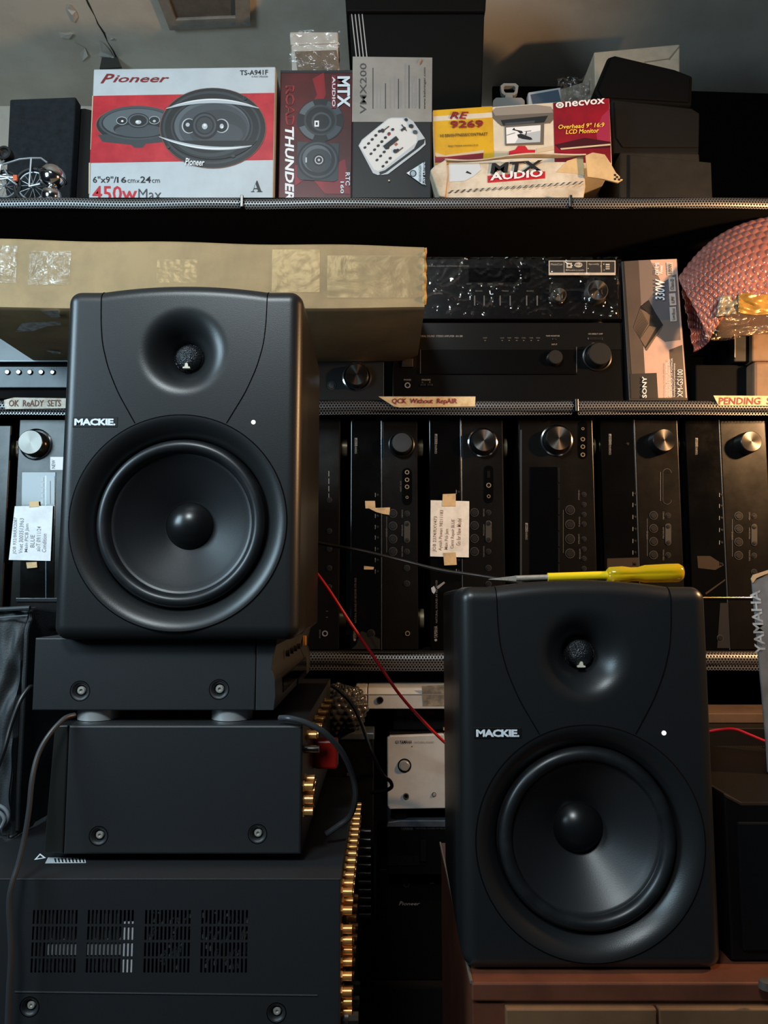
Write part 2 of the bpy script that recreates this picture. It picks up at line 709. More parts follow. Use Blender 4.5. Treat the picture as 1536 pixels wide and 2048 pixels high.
# ------------------------------------------------------------------ studio monitors
SW, SH, ARCH, FR = 0.273, 0.4015, 0.0075, 0.0145     # width, height, top arch, edge radius
TWZ, WFZ = 0.3275, 0.131                             # tweeter and woofer heights
SEAM_PX = [(0.0960, 0.4075), (0.0957, 0.385), (0.0950, 0.362), (0.0925, 0.336), (0.0850, 0.308), (0.0725, 0.2785), (0.0520, 0.2435)]


def ztop(x):
    a = abs(x) / 0.0965
    return SH + (ARCH * (1 - a * a) if a < 1 else 0.0)


def hfield(x, z):
    """baffle surface: returns x, y, z with rounded outline, horn and woofer opening"""
    zt = ztop(x)
    ex = max(0.0, FR - (SW / 2 - abs(x)))
    dzb, dzt = z, zt - z
    ez = max(0.0, FR - min(dzb, dzt))
    e = sqrt(ex * ex + ez * ez)
    if e > FR and ex > 0 and ez > 0:
        k = FR / e
        cx = SW / 2 - FR
        x = math.copysign(cx + ex * k, x)
        z = (FR - ez * k) if dzb < dzt else (zt - FR + ez * k)
        e = FR
    e = min(e, FR)
    y = FR - sqrt(max(0.0, FR * FR - e * e))
    r = sqrt(x * x + (z - TWZ) ** 2)
    s = (r - 0.015) / (0.054 - 0.015)
    if s < 1:
        s = max(0.0, s)
        y += 0.034 * (1 - s) ** 2.3
    r = sqrt(x * x + (z - WFZ) ** 2)
    if r < 0.118:
        y += 0.068
    return (x, y, z)


def spaced(a, b_, edge, k, step):
    n = max(2, int((b_ - a - 2 * edge) / step))
    lo_ = [a + edge * (1 - cos(pi / 2 * i / k)) for i in range(k)]
    mid = [a + edge + (b_ - a - 2 * edge) * i / n for i in range(n + 1)]
    hi = [b_ - edge * (1 - cos(pi / 2 * (k - 1 - i) / k)) for i in range(k)]
    return lo_ + mid + hi


def speaker_meshes():
    d = {}
    xs = spaced(-SW / 2, SW / 2, FR, 8, 0.0019)
    vs01 = spaced(0, SH, FR, 8, 0.0019)
    b = MB()
    n = len(xs)
    vv = []
    for zb in vs01:
        for x in xs:
            zt = ztop(x)
            # stretch only the upper part so that the top row follows the arch
            z = zb if zb < 0.2 else 0.2 + (zb - 0.2) * (zt - 0.2) / (SH - 0.2)
            vv.append(hfield(x, z))
    k = len(vs01)
    fs = [(j * n + i, j * n + i + 1, (j + 1) * n + i + 1, (j + 1) * n + i) for j in range(k - 1) for i in range(n - 1)]
    # skirt running back from the outline
    ring = [i for i in range(n)] + [j * n + n - 1 for j in range(1, k)] + [(k - 1) * n + i for i in range(n - 2, -1, -1)] + [j * n for j in range(k - 2, 0, -1)]
    o = len(vv)
    vv += [(vv[i][0], 0.074, vv[i][2]) for i in ring]
    m = len(ring)
    fs += [(ring[i], o + i, o + (i + 1) % m, ring[(i + 1) % m]) for i in range(m)]
    b.add(vv, fs)
    d['baffle'] = b
    # cabinet behind the baffle
    b = MB()
    hw = SW / 2 - 0.0012
    poly = [(-hw, 0.002), (hw, 0.002), (hw, SH - 0.002), (0.095, SH - 0.001), (0.06, SH + 0.0035), (0, SH + 0.0062), (-0.06, SH + 0.0035), (-0.095, SH - 0.001), (-hw, SH - 0.002)]
    poly2 = [(x * 0.97, z * 0.985 + 0.002) for x, z in poly]
    b.prism(poly, 0.0735, 0.30, poly2=poly2)
    d['cabinet'] = b
    # scooped ring around the woofer
    b = MB()
    pr = [(0.1216, 0.0006), (0.1216, -0.0008)]
    for i in range(1, 15):
        t = i / 14
        pr.append((0.1212 - 0.0222 * t, -0.0008 + 0.0165 * t ** 1.8))
    pr += [(0.0985, 0.022), (0.0975, 0.024)]
    b.lathe(pr, 0, WFZ, 128)
    d['woofer_ring'] = b
    b = MB()
    b.lathe([(0.1226, 0.0002), (0.1226, -0.0004), (0.1213, -0.0009), (0.1213, 0.0002)], 0, WFZ, 128)
    d['ring_groove'] = b
    b = MB()
    pr = [(0.0985, 0.024), (0.0965, 0.0165)]
    for i in range(0, 13):
        a = pi * i / 12
        pr.append((0.0885 + 0.0075 * cos(a), 0.0150 - 0.0082 * sin(a)))
    pr += [(0.0795, 0.0165), (0.0785, 0.0172)]
    b.lathe(pr, 0, WFZ, 128)
    d['surround'] = b
    b = MB()
    pr = [(0.0800, 0.0158), (0.0780, 0.0164), (0.0768, 0.0172)]
    for i in range(1, 13):
        t = i / 12
        pr.append((0.0768 - 0.0508 * t, 0.0172 + 0.036 * t ** 0.92))
    pr.append((0.02, 0.054))
    b.lathe(pr, 0, WFZ, 128)
    d['cone'] = b
    b = MB()
    pr = [(0.0285, 0.0545), (0.0283, 0.0510), (0.0274, 0.0496)]
    Rs, base = 0.0315, 0.0272
    h0 = Rs - sqrt(Rs * Rs - base * base)
    for i in range(0, 14):
        r = base * cos(pi / 2 * i / 13)
        y = 0.0500 - (sqrt(Rs * Rs - r * r) - sqrt(Rs * Rs - base * base)) * 1.0
        pr.append((max(r, 0.0001), y))
    b.lathe(pr, 0, WFZ, 64)
    d['dust_cap'] = b
    b = MB()
    pr = [(0.0178, 0.036), (0.0176, 0.029), (0.0168, 0.0272), (0.0158, 0.028)]
    for i in range(0, 12):
        r = 0.0158 * cos(pi / 2 * i / 11)
        pr.append((max(r, 0.0001), 0.0285 - sqrt(max(0, 0.0158 ** 2 - r * r)) * 0.82))
    b.lathe(pr, 0, TWZ, 48)
    d['tweeter_dome'] = b
    b = MB()
    # small pale tuning-fork shaped mark under the dome
    q = [(-0.0042, -0.0150), (0.0042, -0.0150), (0.0042, -0.0134), (0.0020, -0.0128), (0.0016, -0.0098), (0.0008, -0.0086), (-0.0008, -0.0086), (-0.0016, -0.0098), (-0.0020, -0.0128), (-0.0042, -0.0134)]
    b.prism([(x, z + TWZ) for x, z in q], 0.0168, 0.0215)
    d['tweeter_bracket'] = b
    # joint lines of the horn panel
    for sx in (-1, 1):
        b = MB()
        pts = []
        for i in range(len(SEAM_PX) - 1):
            for t in range(10):
                t /= 10
                x = SEAM_PX[i][0] + (SEAM_PX[i + 1][0] - SEAM_PX[i][0]) * t
                z = SEAM_PX[i][1] + (SEAM_PX[i + 1][1] - SEAM_PX[i][1]) * t
                pts.append((x, min(z, ztop(x) - 0.0002)))
        pts.append(SEAM_PX[-1])
        # smooth the polyline
        for _ in range(10):
            pts = [pts[0]] + [((pts[i - 1][0] + 2 * pts[i][0] + pts[i + 1][0]) / 4, (pts[i - 1][1] + 2 * pts[i][1] + pts[i + 1][1]) / 4) for i in range(1, len(pts) - 1)] + [pts[-1]]
        p3 = [(sx * x, hfield(x, z)[1] - 0.00005, z) for x, z in pts]
        b.tube(p3, 0.00062, 6, smooth=False)
        d['panel_joint' if sx < 0 else 'panel_joint.001'] = b
    return d


SPM = speaker_meshes()
SPMAT = {'baffle': SPK, 'cabinet': SPKSIDE, 'woofer_ring': SPK, 'ring_groove': SEAM, 'surround': RUB, 'cone': CONE,
         'dust_cap': CAP, 'panel_joint': SEAM, 'panel_joint.001': SEAM}


def dome_mat():
    m = mat('tweeter_perforated', (60, 62, 64), 0.32, metal=0.7)
    nt = m.node_tree
    tc = nt.nodes.new('ShaderNodeTexCoord')
    v = nt.nodes.new('ShaderNodeTexVoronoi')
    v.inputs['Scale'].default_value = 700
    nt.links.new(tc.outputs['Object'], v.inputs['Vector'])
    bp = nt.nodes.new('ShaderNodeBump')
    bp.inputs['Strength'].default_value = 0.9
    bp.inputs['Distance'].default_value = 0.001
    nt.links.new(v.outputs['Distance'], bp.inputs['Height'])
    nt.links.new(bp.outputs[0], nt.nodes['Principled BSDF'].inputs['Normal'])
    return m


SPMAT['tweeter_dome'] = dome_mat()
SPMAT['tweeter_bracket'] = mat('ivory_bracket', (214, 204, 180), 0.5)
SPDATA = {k: None for k in SPM}
PLATE = mat('logo_plate', (18, 18, 18), 0.35)
SILP = mat('logo_silver', (226, 230, 234), 0.4)


def speaker(label, X, Y, Z, roll=0.0):
    root = bpy.data.objects.new('studio_monitor', None)
    col.objects.link(root)
    root.location = (X, Y, Z)
    root.rotation_euler = (0, roll, 0)
    tag(root, label, 'speaker', 'pair of studio monitors')
    for k, b in SPM.items():
        if SPDATA[k] is None:
            o = b.build(k.split('.')[0], SPMAT[k], root, smooth=True, angle=50 if k != 'cabinet' else 30, bevel=0.006 if k == 'cabinet' else 0, bseg=3)
            SPDATA[k] = o
        else:
            o = SPDATA[k].copy()
            col.objects.link(o)
            o.parent = root
    # brand plate and its letters
    b = MB()
    zc = 0.2445
    x0, x1 = -0.1225, -0.0715
    b.box(x0, x1, -0.0006, 0.001, zc - 0.0058, zc + 0.0058)
    pl = b.build('logo_plate', PLATE, root, bevel=0.0004, bseg=1)
    vs_, fs = text_mesh('MACKIE.', 0.045, 0.0, 0.92, 2)
    b = MB()
    b.add([(x0 + 0.0022 + u * (x1 - x0 - 0.0044), -0.0011, zc - 0.0040 + v * 0.0080) for u, v in vs_], fs)
    b.build('lettering', SILP, pl)
    b = MB()
    b.lathe([(0.0024, 0.001), (0.0024, -0.0004), (0.0016, -0.0012), (0.0001, -0.0015)], 0.0825, 0.2445, 20)
    b.build('power_light', LED, root, smooth=True)
    return root


def solve_Y(pxl, pxr, py, width):
    return width / (W(pxr, py, 1.0).x - W(pxl, py, 1.0).x)


# ------------------------------------------------------------------ the stack of hi-fi units on the left
Y3, Y2, Y1 = 0.80, 0.843, 0.862
z3top = W(300, 1757, Y3).z
z2foot = z3top
z2bot = z3top + 0.008
z2top = W(300, 1453, Y2).z
z1bot = z2top + 0.0125
z1top = W(300, 1279, Y1).z


def holed_plate(b, x0, x1, z0, z1, holes, y=0.0, cham=0.0, depth=0.0):
    """flat plate in x,z with round holes; optional chamfered rim running back to depth"""
    holes = sorted(holes)
    xs = [x0 + cham] + [(holes[i][0] + holes[i + 1][0]) / 2 for i in range(len(holes) - 1)] + [x1 - cham]
    za, zb = z0 + cham, z1 - cham
    for i, (cx, cz, r) in enumerate(holes):
        xa, xb = xs[i], xs[i + 1]
        ang = [2 * pi * k / 40 for k in range(40)]
        ang += [math.atan2(zz - cz, xx - cx) % (2 * pi) for xx in (xa, xb) for zz in (za, zb)]
        ang.sort()
        inn, out = [], []
        for a in ang:
            c, s_ = cos(a), sin(a)
            tt = min(((xb if c > 0 else xa) - cx) / c if abs(c) > 1e-9 else 1e9, ((zb if s_ > 0 else za) - cz) / s_ if abs(s_) > 1e-9 else 1e9)
            inn.append((cx + r * c, y, cz + r * s_))
            out.append((cx + tt * c, y, cz + tt * s_))
        n = len(ang)
        b.add(inn + out, [(k, k + n, (k + 1) % n + n, (k + 1) % n) for k in range(n)])
    if cham:
        q0 = [(x0 + cham, y, za), (x1 - cham, y, za), (x1 - cham, y, zb), (x0 + cham, y, zb)]
        c3 = cham * 0.3
        qm = [(x0 + c3, y + c3, z0 + c3), (x1 - c3, y + c3, z0 + c3), (x1 - c3, y + c3, z1 - c3), (x0 + c3, y + c3, z1 - c3)]
        q1 = [(x0, y + cham, z0), (x1, y + cham, z0), (x1, y + cham, z1), (x0, y + cham, z1)]
        q2 = [(v[0], y + depth, v[2]) for v in q1]
        b.add(q0 + qm + q1 + q2, [(g * 4 + (i + 1) % 4, g * 4 + i, g * 4 + 4 + i, g * 4 + 4 + (i + 1) % 4) for g in range(3) for i in range(4)])


def screw_dimple(t, cx, cy, r, parent=None):
    """screw head at the bottom of a round pressed dimple"""
    x, z = t.L(cx, cy)
    R = r * t.m
    b = MB()
    pr = []
    for i in range(9):
        a = pi / 2 * i / 8
        pr.append((R * (1 - 0.45 * sin(a)), 0.0066 * (1 - cos(a))))
    pr.append((R * 0.2, 0.0068))
    b.lathe([(R + 0.0008, 0.0)] + pr, x, z, 40, 0)
    o = b.build('screw_cup', BLK, parent or t.o, smooth=True, angle=70)
    b = MB()
    rr = R * 0.46
    b.lathe([(rr, 0.0066), (rr, 0.0040), (rr * 0.8, 0.0028), (rr * 0.42, 0.0026), (rr * 0.36, 0.0044), (0.0001, 0.0044)], x, z, 20, 0)
    b.build('screw', SCREW, o, smooth=True, angle=40)


def rca_mesh(r=0.0042, l=0.0115):
    b = MB()
    b.cyl((0, 0, 0), (0.002, 0, 0), r * 1.35, r * 1.35, 6, 0)
    b.cyl((0.002, 0, 0), (l, 0, 0), r, r, 14, 0)
    b.cyl((l, 0, 0), (l + 0.0005, 0, 0), r * 0.75, r * 0.75, 14, 1)
    return b


def place_parts(proto, spots, parent):
    for i, p in enumerate(spots):
        o = proto if i == 0 else proto.copy()
        if i:
            col.objects.link(o)
            o.parent = parent
        o.location = p


# cabinet below the stack (mostly outside the picture)
b = MB()
z3bot = z3top - 0.190
b.box(-0.66, -0.04, 0.0, 0.44, 0, z3bot)
rack = b.build('equipment_cabinet', mat('cabinet_black', (12, 12, 12), 0.7), bevel=0.004)
rack.location = (0, Y3 - 0.01, 0)
tag(rack, 'plain black cabinet carrying the stack of hi-fi units', 'cabinet')

# bottom receiver, side panel with ventilation slots turned to the camera
t = T('av_receiver', 'large black receiver with slotted side panel at the bottom of the left stack', 'receiver', 330, 1757, Y3, z3bot)
xl, xr = -0.305, t.L(681, 1757)[0]
hz = z3top - z3bot
# slotted panel: grid of cells with the slot cells left open
gxs, gzs = [], []
groups = [(62, 155), (172, 268), (287, 382), (400, 497)]
for g0, g1 in groups:
    p = (g1 - g0) / 12
    for i in range(12):
        gxs.append((g0 + p * i + p * 0.22, g0 + p * i + p * 0.74))
rows = [(1820, 1848), (1853, 1880), (1885, 1913), (1917, 1945)]
xb = [xl] + [c for a in gxs for c in (t.L(a[0], 1880)[0], t.L(a[1], 1880)[0])] + [xr - 0.001]
zb = [0.0] + [c for a in rows[::-1] for c in (t.L(300, a[1])[1], t.L(300, a[0])[1])] + [hz - 0.0012]
b = MB()
for i in range(len(xb) - 1):
    for j in range(len(zb) - 1):
        if j == 0 or (i % 2 == 1 and j % 2 == 1):
            continue
        b.add([(xb[i], 0, zb[j]), (xb[i + 1], 0, zb[j]), (xb[i + 1], 0, zb[j + 1]), (xb[i], 0, zb[j + 1])], [(0, 1, 2, 3)])
        b.add([(xb[i], 0.0006, zb[j]), (xb[i + 1], 0.0006, zb[j]), (xb[i + 1], 0.0006, zb[j + 1]), (xb[i], 0.0006, zb[j + 1])], [(3, 2, 1, 0)])
s1, s2 = t.L(59, 2014), t.L(553, 2026)
holed_plate(b, xl, xr - 0.001, 0.0, zb[1], [(s1[0], s1[1], 18 * t.m), (s2[0], s2[1], 18 * t.m)])
b.build('side_panel', BLK, t.o)
b = MB()
b.box(xl, xr, -0.0004, 0.42, hz - 0.0014, hz)
b.build('top_cover', BLK, t.o, bevel=0.001)
b = MB()
b.box(xl + 0.002, xr - 0.004, 0.05, 0.42, 0.0, hz - 0.002)
b.build('chassis', BLK3, t.o)
b = MB()
b.box(xr - 0.0035, xr, 0.0002, 0.42, 0.0, hz - 0.0016)
b.build('rear_panel', mat('rear_panel_black', (24, 23, 22), 0.55), t.o)
# heat sink fins and bright bracket seen through the slots
b = MB()
x0, z0 = t.L(88, 1912)
x1, z1 = t.L(262, 1886)
b.box(x0, x1, 0.002, 0.02, z0, z1)
b.build('heat_sink', SIL, t.o)
b = MB()
x0, z0 = t.L(60, 1945)
x1, z1 = t.L(240, 1820)
for i in range(14):
    xx = x0 + (x1 - x0) * i / 14
    b.box(xx, xx + 0.0035, 0.004, 0.03, z0, z1)
b.build('heat_sink_fins', mat('dull_aluminium', (120, 118, 112), 0.45, metal=0.8), t.o)
t.rect('bracket', 244, 1846, 268, 1946, 0.0012, 0.004, mat('white_bracket', (225, 228, 230), 0.4, metal=0.2))
b = MB()
for i in range(70):
    px, py = random.uniform(290, 496), random.uniform(1822, 1944)
    x, z = t.L(px, py)
    w = random.uniform(0.0015, 0.004)
    b.box(x, x + w, 0.0025, 0.02, z, z + random.uniform(0.0015, 0.005))
o = b.build('circuit_components', mat('component_metal', (150, 150, 145), 0.25, metal=0.8), t.o)
o['kind'] = 'stuff'
# pressed ridge and screws
a0, a1 = t.L(30, 1984), t.L(635, 1991)
b = MB()
b.cyl((a0[0], 0.0005, a0[1]), (a1[0], 0.0005, a1[1]), 0.0012, None, 8)
b.build('pressed_ridge', BLK, t.o, smooth=True)
screw_dimple(t, 59, 2014, 18)
screw_dimple(t, 553, 2026, 18)
# gold sockets and posts on the rear panel (right side)
rb = rca_mesh()
pr = rb.build('rca_jack', [GOLD, BLK3], t.o, smooth=True)
spots = []
for ci in range(15):
    yy = 0.012 + ci * 0.0225
    for rj, zz in enumerate((hz - 0.018, hz - 0.036)):
        spots.append((xr, yy, zz))
for zz in (0.052, 0.063, 0.075, 0.090, 0.101, 0.112, 0.124, 0.135):
    if zz < hz - 0.04:
        spots.append((xr, 0.016 + 0.004 * sin(zz * 400), zz))
for ci in range(1, 7):
    for zz in (0.06, 0.095):
        spots.append((xr, 0.016 + ci * 0.03, zz))
place_parts(pr, spots, t.o)
b = MB()
b.cyl((0, 0, 0), (0.018, 0, 0), 0.0062, 0.0056, 8, 0)
b.cyl((0.004, 0, 0), (0.008, 0, 0), 0.0072, None, 12, 0)
pb = b.build('binding_post', mat('dark_post', (44, 40, 36), 0.4), t.o, smooth=True)
place_parts(pb, [(xr, 0.02, 0.046), (xr, 0.02, 0.030), (xr, 0.05, 0.046), (xr, 0.05, 0.030), (xr, 0.08, 0.046)], t.o)
# warning sticker on the top cover
b = MB()
for (pxa, pya, pxb, pyb) in ((92, 1716, 172, 1727),):
    q = [onz(x, y, z3top) - t.p for x, y in ((96, 1716), (170, 1717), (172, 1727), (90, 1728))]
    b.add([(v.x, v.y, hz + 0.0006) for v in q], [(0, 1, 2, 3)], 0)
for i in range(9):
    q = [onz(x, y, z3top) - t.p for x, y in ((108 + i * 7, 1718), (111 + i * 7, 1718), (113 + i * 7, 1726), (110 + i * 7, 1726))]
    b.add([(v.x, v.y, hz + 0.0009) for v in q], [(0, 1, 2, 3)], 1)
b.build('warning_sticker', [mat('sticker_grey', (190, 194, 196), 0.5), BLKP], t.o)
b = MB()
tri = [(68, 1721), (80, 1708), (92, 1717)]
q = [onz(x, y, z3top) - t.p for x, y in tri]
c = (q[0] + q[1] + q[2]) / 3
inn = [c + (v - c) * 0.55 for v in q]
b.add([(v.x, v.y, hz + 0.0006) for v in q] + [(v.x, v.y, hz + 0.0006) for v in inn], [(0, 1, 4, 3), (1, 2, 5, 4), (2, 0, 3, 5)])
b.build('warning_triangle', WHT, t.o)

# middle amplifier
t = T('amplifier', 'plain black amplifier with gold sockets in the middle of the left stack', 'amplifier', 350, 1725, Y2, z3top + 0.0012)
x0, x1 = t.L(131, 1600)[0], t.L(603, 1600)[0]
zb_, zt_ = z2bot - z3top, z2top - z3top
b = MB()
b.box(x0, x1, 0.0085, 0.435, zb_, zt_)
b.build('case', BLK, t.o, bevel=0.0006, bseg=1)
b = MB()
s1, s2 = t.L(197, 1672), t.L(515, 1668)
holed_plate(b, x0, x1, zb_, zt_, [(s1[0], s1[1], 18 * t.m), (s2[0], s2[1], 18 * t.m)], 0.0, 0.0022, 0.0083)
b.build('side_panel', BLK, t.o)
xf = t.L(94, 1600)[0]
b = MB()
b.prism([(xf - 0.002, zb_ + 0.002), (x0 - 0.0008, zb_), (x0 - 0.0008, zt_), (xf + 0.004, zt_ - 0.0005)], 0.0015, 0.433)
b.build('front_panel', BRUSH, t.o, bevel=0.0015)
b = MB()
zc = t.L(90, 1600)[1]
b.cyl((xf - 0.0015, 0.05, zc), (xf - 0.010, 0.05, zc), 0.021, 0.019, 32)
b.build('volume_knob', SIL, t.o, smooth=True)
b = MB()
for (fx, fy) in ((x0 + 0.03, 0.035), (x1 - 0.03, 0.035), (x0 + 0.03, 0.38), (x1 - 0.03, 0.38)):
    o = MB()
    o.cyl((fx, fy, 0), (fx, fy, zb_), 0.02, 0.022, 24)
    o.build('foot', BLK2, t.o, smooth=True)
screw_dimple(t, 197, 1672, 18)
screw_dimple(t, 515, 1668, 18)
pr = rca_mesh(0.0048, 0.0115).build('rca_jack', [GOLD, BLK3], t.o, smooth=True)
spots = []
for (yy, zpx) in ((0.012, 1578), (0.014, 1606), (0.013, 1630), (0.03, 1572), (0.032, 1598), (0.032, 1622), (0.05, 1590)):
    spots.append((x1, yy, t.L(600, zpx)[1]))
for ci in range(12):
    spots.append((x1, 0.05 + ci * 0.026, zt_ - 0.020 - 0.004 * (ci % 2)))
place_parts(pr, spots, t.o)
b = MB()
b.cyl((0, 0, 0), (0.016, 0, 0), 0.0045, 0.004, 12)
b.build('ground_post', NICK, t.o, smooth=True, loc=(x1, 0.03, t.L(600, 1510)[1]))
RED = mat('red_post', (150, 22, 14), 0.35)
for yy, nm in ((0.155, 'binding_post'),):
    b = MB()
    b.box(0, 0.030, -0.012, 0.012, -0.018, 0.018)
    b.build(nm, RED, t.o, bevel=0.003, loc=(x1, yy, zt_ - 0.062))

# top unit, lies with its side to the camera, front panel facing right
t = T('disc_player', 'slim black unit with silver feet on top of the left stack under the monitor', 'player', 310, 1438, Y1, z2top + 0.0018)
x0, x1, xf = t.L(67, 1350)[0], t.L(511, 1350)[0], t.L(552, 1350)[0]
zb_, zt_ = z1bot - z2top, z1top - z2top
b = MB()
b.box(x0, x1, 0.0085, 0.40, zb_, zt_)
b.build('case', BLK, t.o, bevel=0.0006, bseg=1)
b = MB()
s1, s2 = t.L(160, 1382), t.L(438, 1379)
holed_plate(b, x0, x1, zb_, zt_, [(s1[0], s1[1], 19 * t.m), (s2[0], s2[1], 19 * t.m)], 0.0, 0.0014, 0.0083)
b.build('side_panel', BLK, t.o)
b = MB()
hh = zt_ - zb_
b.prism([(x1 + 0.0006, zb_), (xf - 0.002, zb_), (xf, zb_ + 0.2 * hh), (xf - 0.001, zb_ + 0.42 * hh), (xf - 0.005, zb_ + 0.55 * hh), (xf - 0.004, zb_ + 0.7 * hh), (xf, zb_ + 0.9 * hh), (xf, zt_), (x1 + 0.0006, zt_)], 0.0005, 0.40)
fp = b.build('front_panel', mat('front_panel_satin', (44, 46, 48), 0.42), t.o, bevel=0.0008)
for (fx, fy) in ((t.L(180, 1430)[0], 0.027), (t.L(455, 1430)[0], 0.027), (t.L(180, 1430)[0], 0.36), (t.L(455, 1430)[0], 0.36)):
    o = MB()
    o.cyl((fx, fy, 0), (fx, fy, zb_), 0.0235, None, 36)
    o.build('foot', SIL, t.o, smooth=True)
screw_dimple(t, 160, 1382, 19)
screw_dimple(t, 438, 1379, 19)
b = MB()
b.box(xf - 0.003, xf + 0.0008, 0.06, 0.33, zb_ + 0.012, zb_ + 0.03)
b.build('display_window', GLOSS, t.o)
for yy in (0.10, 0.14, 0.18, 0.22):
    o = MB()
    o.cyl((xf - 0.002, yy, zb_ + 0.055), (xf + 0.003, yy, zb_ + 0.055), 0.004, None, 14)
    o.build('button', KNOBM, t.o, smooth=True)
b = MB()
for i in range(16):
    b.box(xf - 0.002, xf + 0.0012, 0.22 + i * 0.007, 0.224 + i * 0.007, zb_ + 0.002, zb_ + 0.010)
b.build('vent_ribs', NICK, t.o)
b = MB()
b.box(xf - 0.002, xf + 0.002, 0.30, 0.312, zt_ - 0.03, zt_ - 0.016)
b.build('indicator', mat('amber_print', (200, 150, 90), 0.4), t.o)

# ------------------------------------------------------------------ the two monitors
YL = solve_Y(117, 601, 930, SW)
xc = (W(117, 930, YL).x + W(601, 930, YL).x) / 2
speaker('black studio monitor standing on the left stack in front of the cardboard box', xc, YL, z1top + 0.0008)
YR = solve_Y(923, 1432, 1560, SW)
xcr = (W(923, 1560, YR).x + W(1432, 1560, YR).x) / 2
ZR = W(1180, 1947, YR).z
speaker('black studio monitor on the brown wooden cabinet with a yellow screwdriver on top', xcr, YR, ZR + 0.0008)

# ------------------------------------------------------------------ wooden cabinet at lower right
WOODR = mat('red_brown_wood', (96, 54, 37), 0.45, var=0.25, vscale=14, rgb2=(78, 43, 30), bump=0.05, bscale=40)
WOODL = mat('tan_wood_front', (112, 82, 56), 0.5, var=0.2, vscale=10, rgb2=(94, 66, 44))
YC = YR * (W(1180, 1947, 1.0).z - CAMZ) / (W(1180, 1966, 1.0).z - CAMZ)
t = T('wooden_cabinet', 'red-brown wooden cabinet carrying the right studio monitor', 'cabinet', 1240, 1966, YC, 0.0)
zt_ = ZR
x0 = W(945, 1966, YC).x - t.p.x
x1 = x0 + 0.50
b = MB()
b.box(x0, x1, 0.004, 0.425, 0.0, zt_ - 0.018)
b.build('carcass', WOODR, t.o, bevel=0.001)
b = MB()
b.box(x0 - 0.001, x1 + 0.001, 0.0, 0.428, zt_ - 0.018, zt_)
b.build('top_board', WOODR, t.o, bevel=0.002)
b = MB()
b.tube([(x0 - 0.001, 0.001, zt_ + 0.0002), (x0 - 0.001, 0.426, zt_ + 0.0002)], 0.0017, 8, smooth=False)
b.build('edge_strip', mat('edge_strip_metal', (150, 140, 128), 0.4, metal=0.7), t.o, smooth=True)
for pa, pb2 in ((1010, 1309), (1314, 1600)):
    xa, zz = t.L(pa, 2012)
    xb2 = t.L(pb2, 2012)[0]
    b = MB()
    b.box(xa, min(xb2, x1 - 0.01), -0.006, 0.004, zz - 0.20, zz)
    b.build('drawer_front', WOODL, t.o, bevel=0.0015)

# ------------------------------------------------------------------ screwdriver on the right monitor
YEL = mat('yellow_clear_handle', (240, 200, 22), 0.10, trans=0.45, coat=0.6)
YSL = mat('yellow_sleeve', (240, 205, 20), 0.4)
zs = ZR + SH + ARCH
p0 = W(975, 1186, YR + 0.035)
p1 = W(1369, 1166, YR + 0.035)
sd = bpy.data.objects.new('screwdriver', None)
col.objects.link(sd)
ztip = ZR + SH + 0.0045
cen = Vector((xcr, YR + 0.037, ZR + SH + ARCH))
sd.location = cen
tag(sd, 'yellow handled screwdriver lying on the right studio monitor', 'screwdriver')
xa = W(978, 1180, cen.y).x - cen.x
xsh = W(1096, 1180, cen.y).x - cen.x
xsl = W(1214, 1180, cen.y).x - cen.x
xhe = W(1369, 1180, cen.y).x - cen.x
ax = lambda x: 0.0022 + (x - xa) / (xhe - xa) * 0.0076
b = MB()
b.cyl((xa + 0.030, 0, ax(xa + 0.030)), (xsl, 0, ax(xsl)), 0.0031, None, 16)
b.hexa([(xa, -0.004, ax(xa) - 0.0004), (xa + 0.031, -0.0030, ax(xa + .03) - 0.003), (xa + 0.031, -0.0030, ax(xa + .03) + 0.003), (xa, -0.004, ax(xa) + 0.0004)],
       [(xa, 0.004, ax(xa) - 0.0004), (xa + 0.031, 0.0030, ax(xa + .03) - 0.003), (xa + 0.031, 0.0030, ax(xa + .03) + 0.003), (xa, 0.004, ax(xa) + 0.0004)])
b.build('blade', mat('blade_steel', (205, 196, 182), 0.28, metal=0.55, rvar=0.12, vscale=80), sd, smooth=True)
b = MB()
b.cyl((xsh, 0, ax(xsh)), (xsl + 0.004, 0, ax(xsl)), 0.0049, None, 20)
b.build('sleeve', YSL, sd, smooth=True)
# fluted handle
b = MB()
prof = [(0, 0.006), (0.003, 0.0093), (0.018, 0.0098), (0.028, 0.0082), (0.036, 0.0082), (0.044, 0.0102), (0.070, 0.0108), (0.083, 0.0108), (0.0875, 0.0085), (0.0895, 0.004), (0.0899, 0.0002)]
scale = (xhe - xsl) / 0.0899
nn = 48
vv, fs = [], []
for i, (l, r) in enumerate(prof):
    for j in range(nn):
        a = 2 * pi * j / nn
        rr = r
        if 1 <= i <= 6:
            rr *= 1 - 0.10 * max(0, cos(6 * a)) ** 3
        vv.append((xsl + l * scale, rr * cos(a), ax(xsl + l * scale) + rr * sin(a)))
for i in range(len(prof) - 1):
    for j in range(nn):
        fs.append((i * nn + j, i * nn + (j + 1) % nn, (i + 1) * nn + (j + 1) % nn, (i + 1) * nn + j))
fs.append(tuple(range(nn - 1, -1, -1)))
b.add(vv, fs)
b.build('handle', YEL, sd, smooth=True, angle=50)

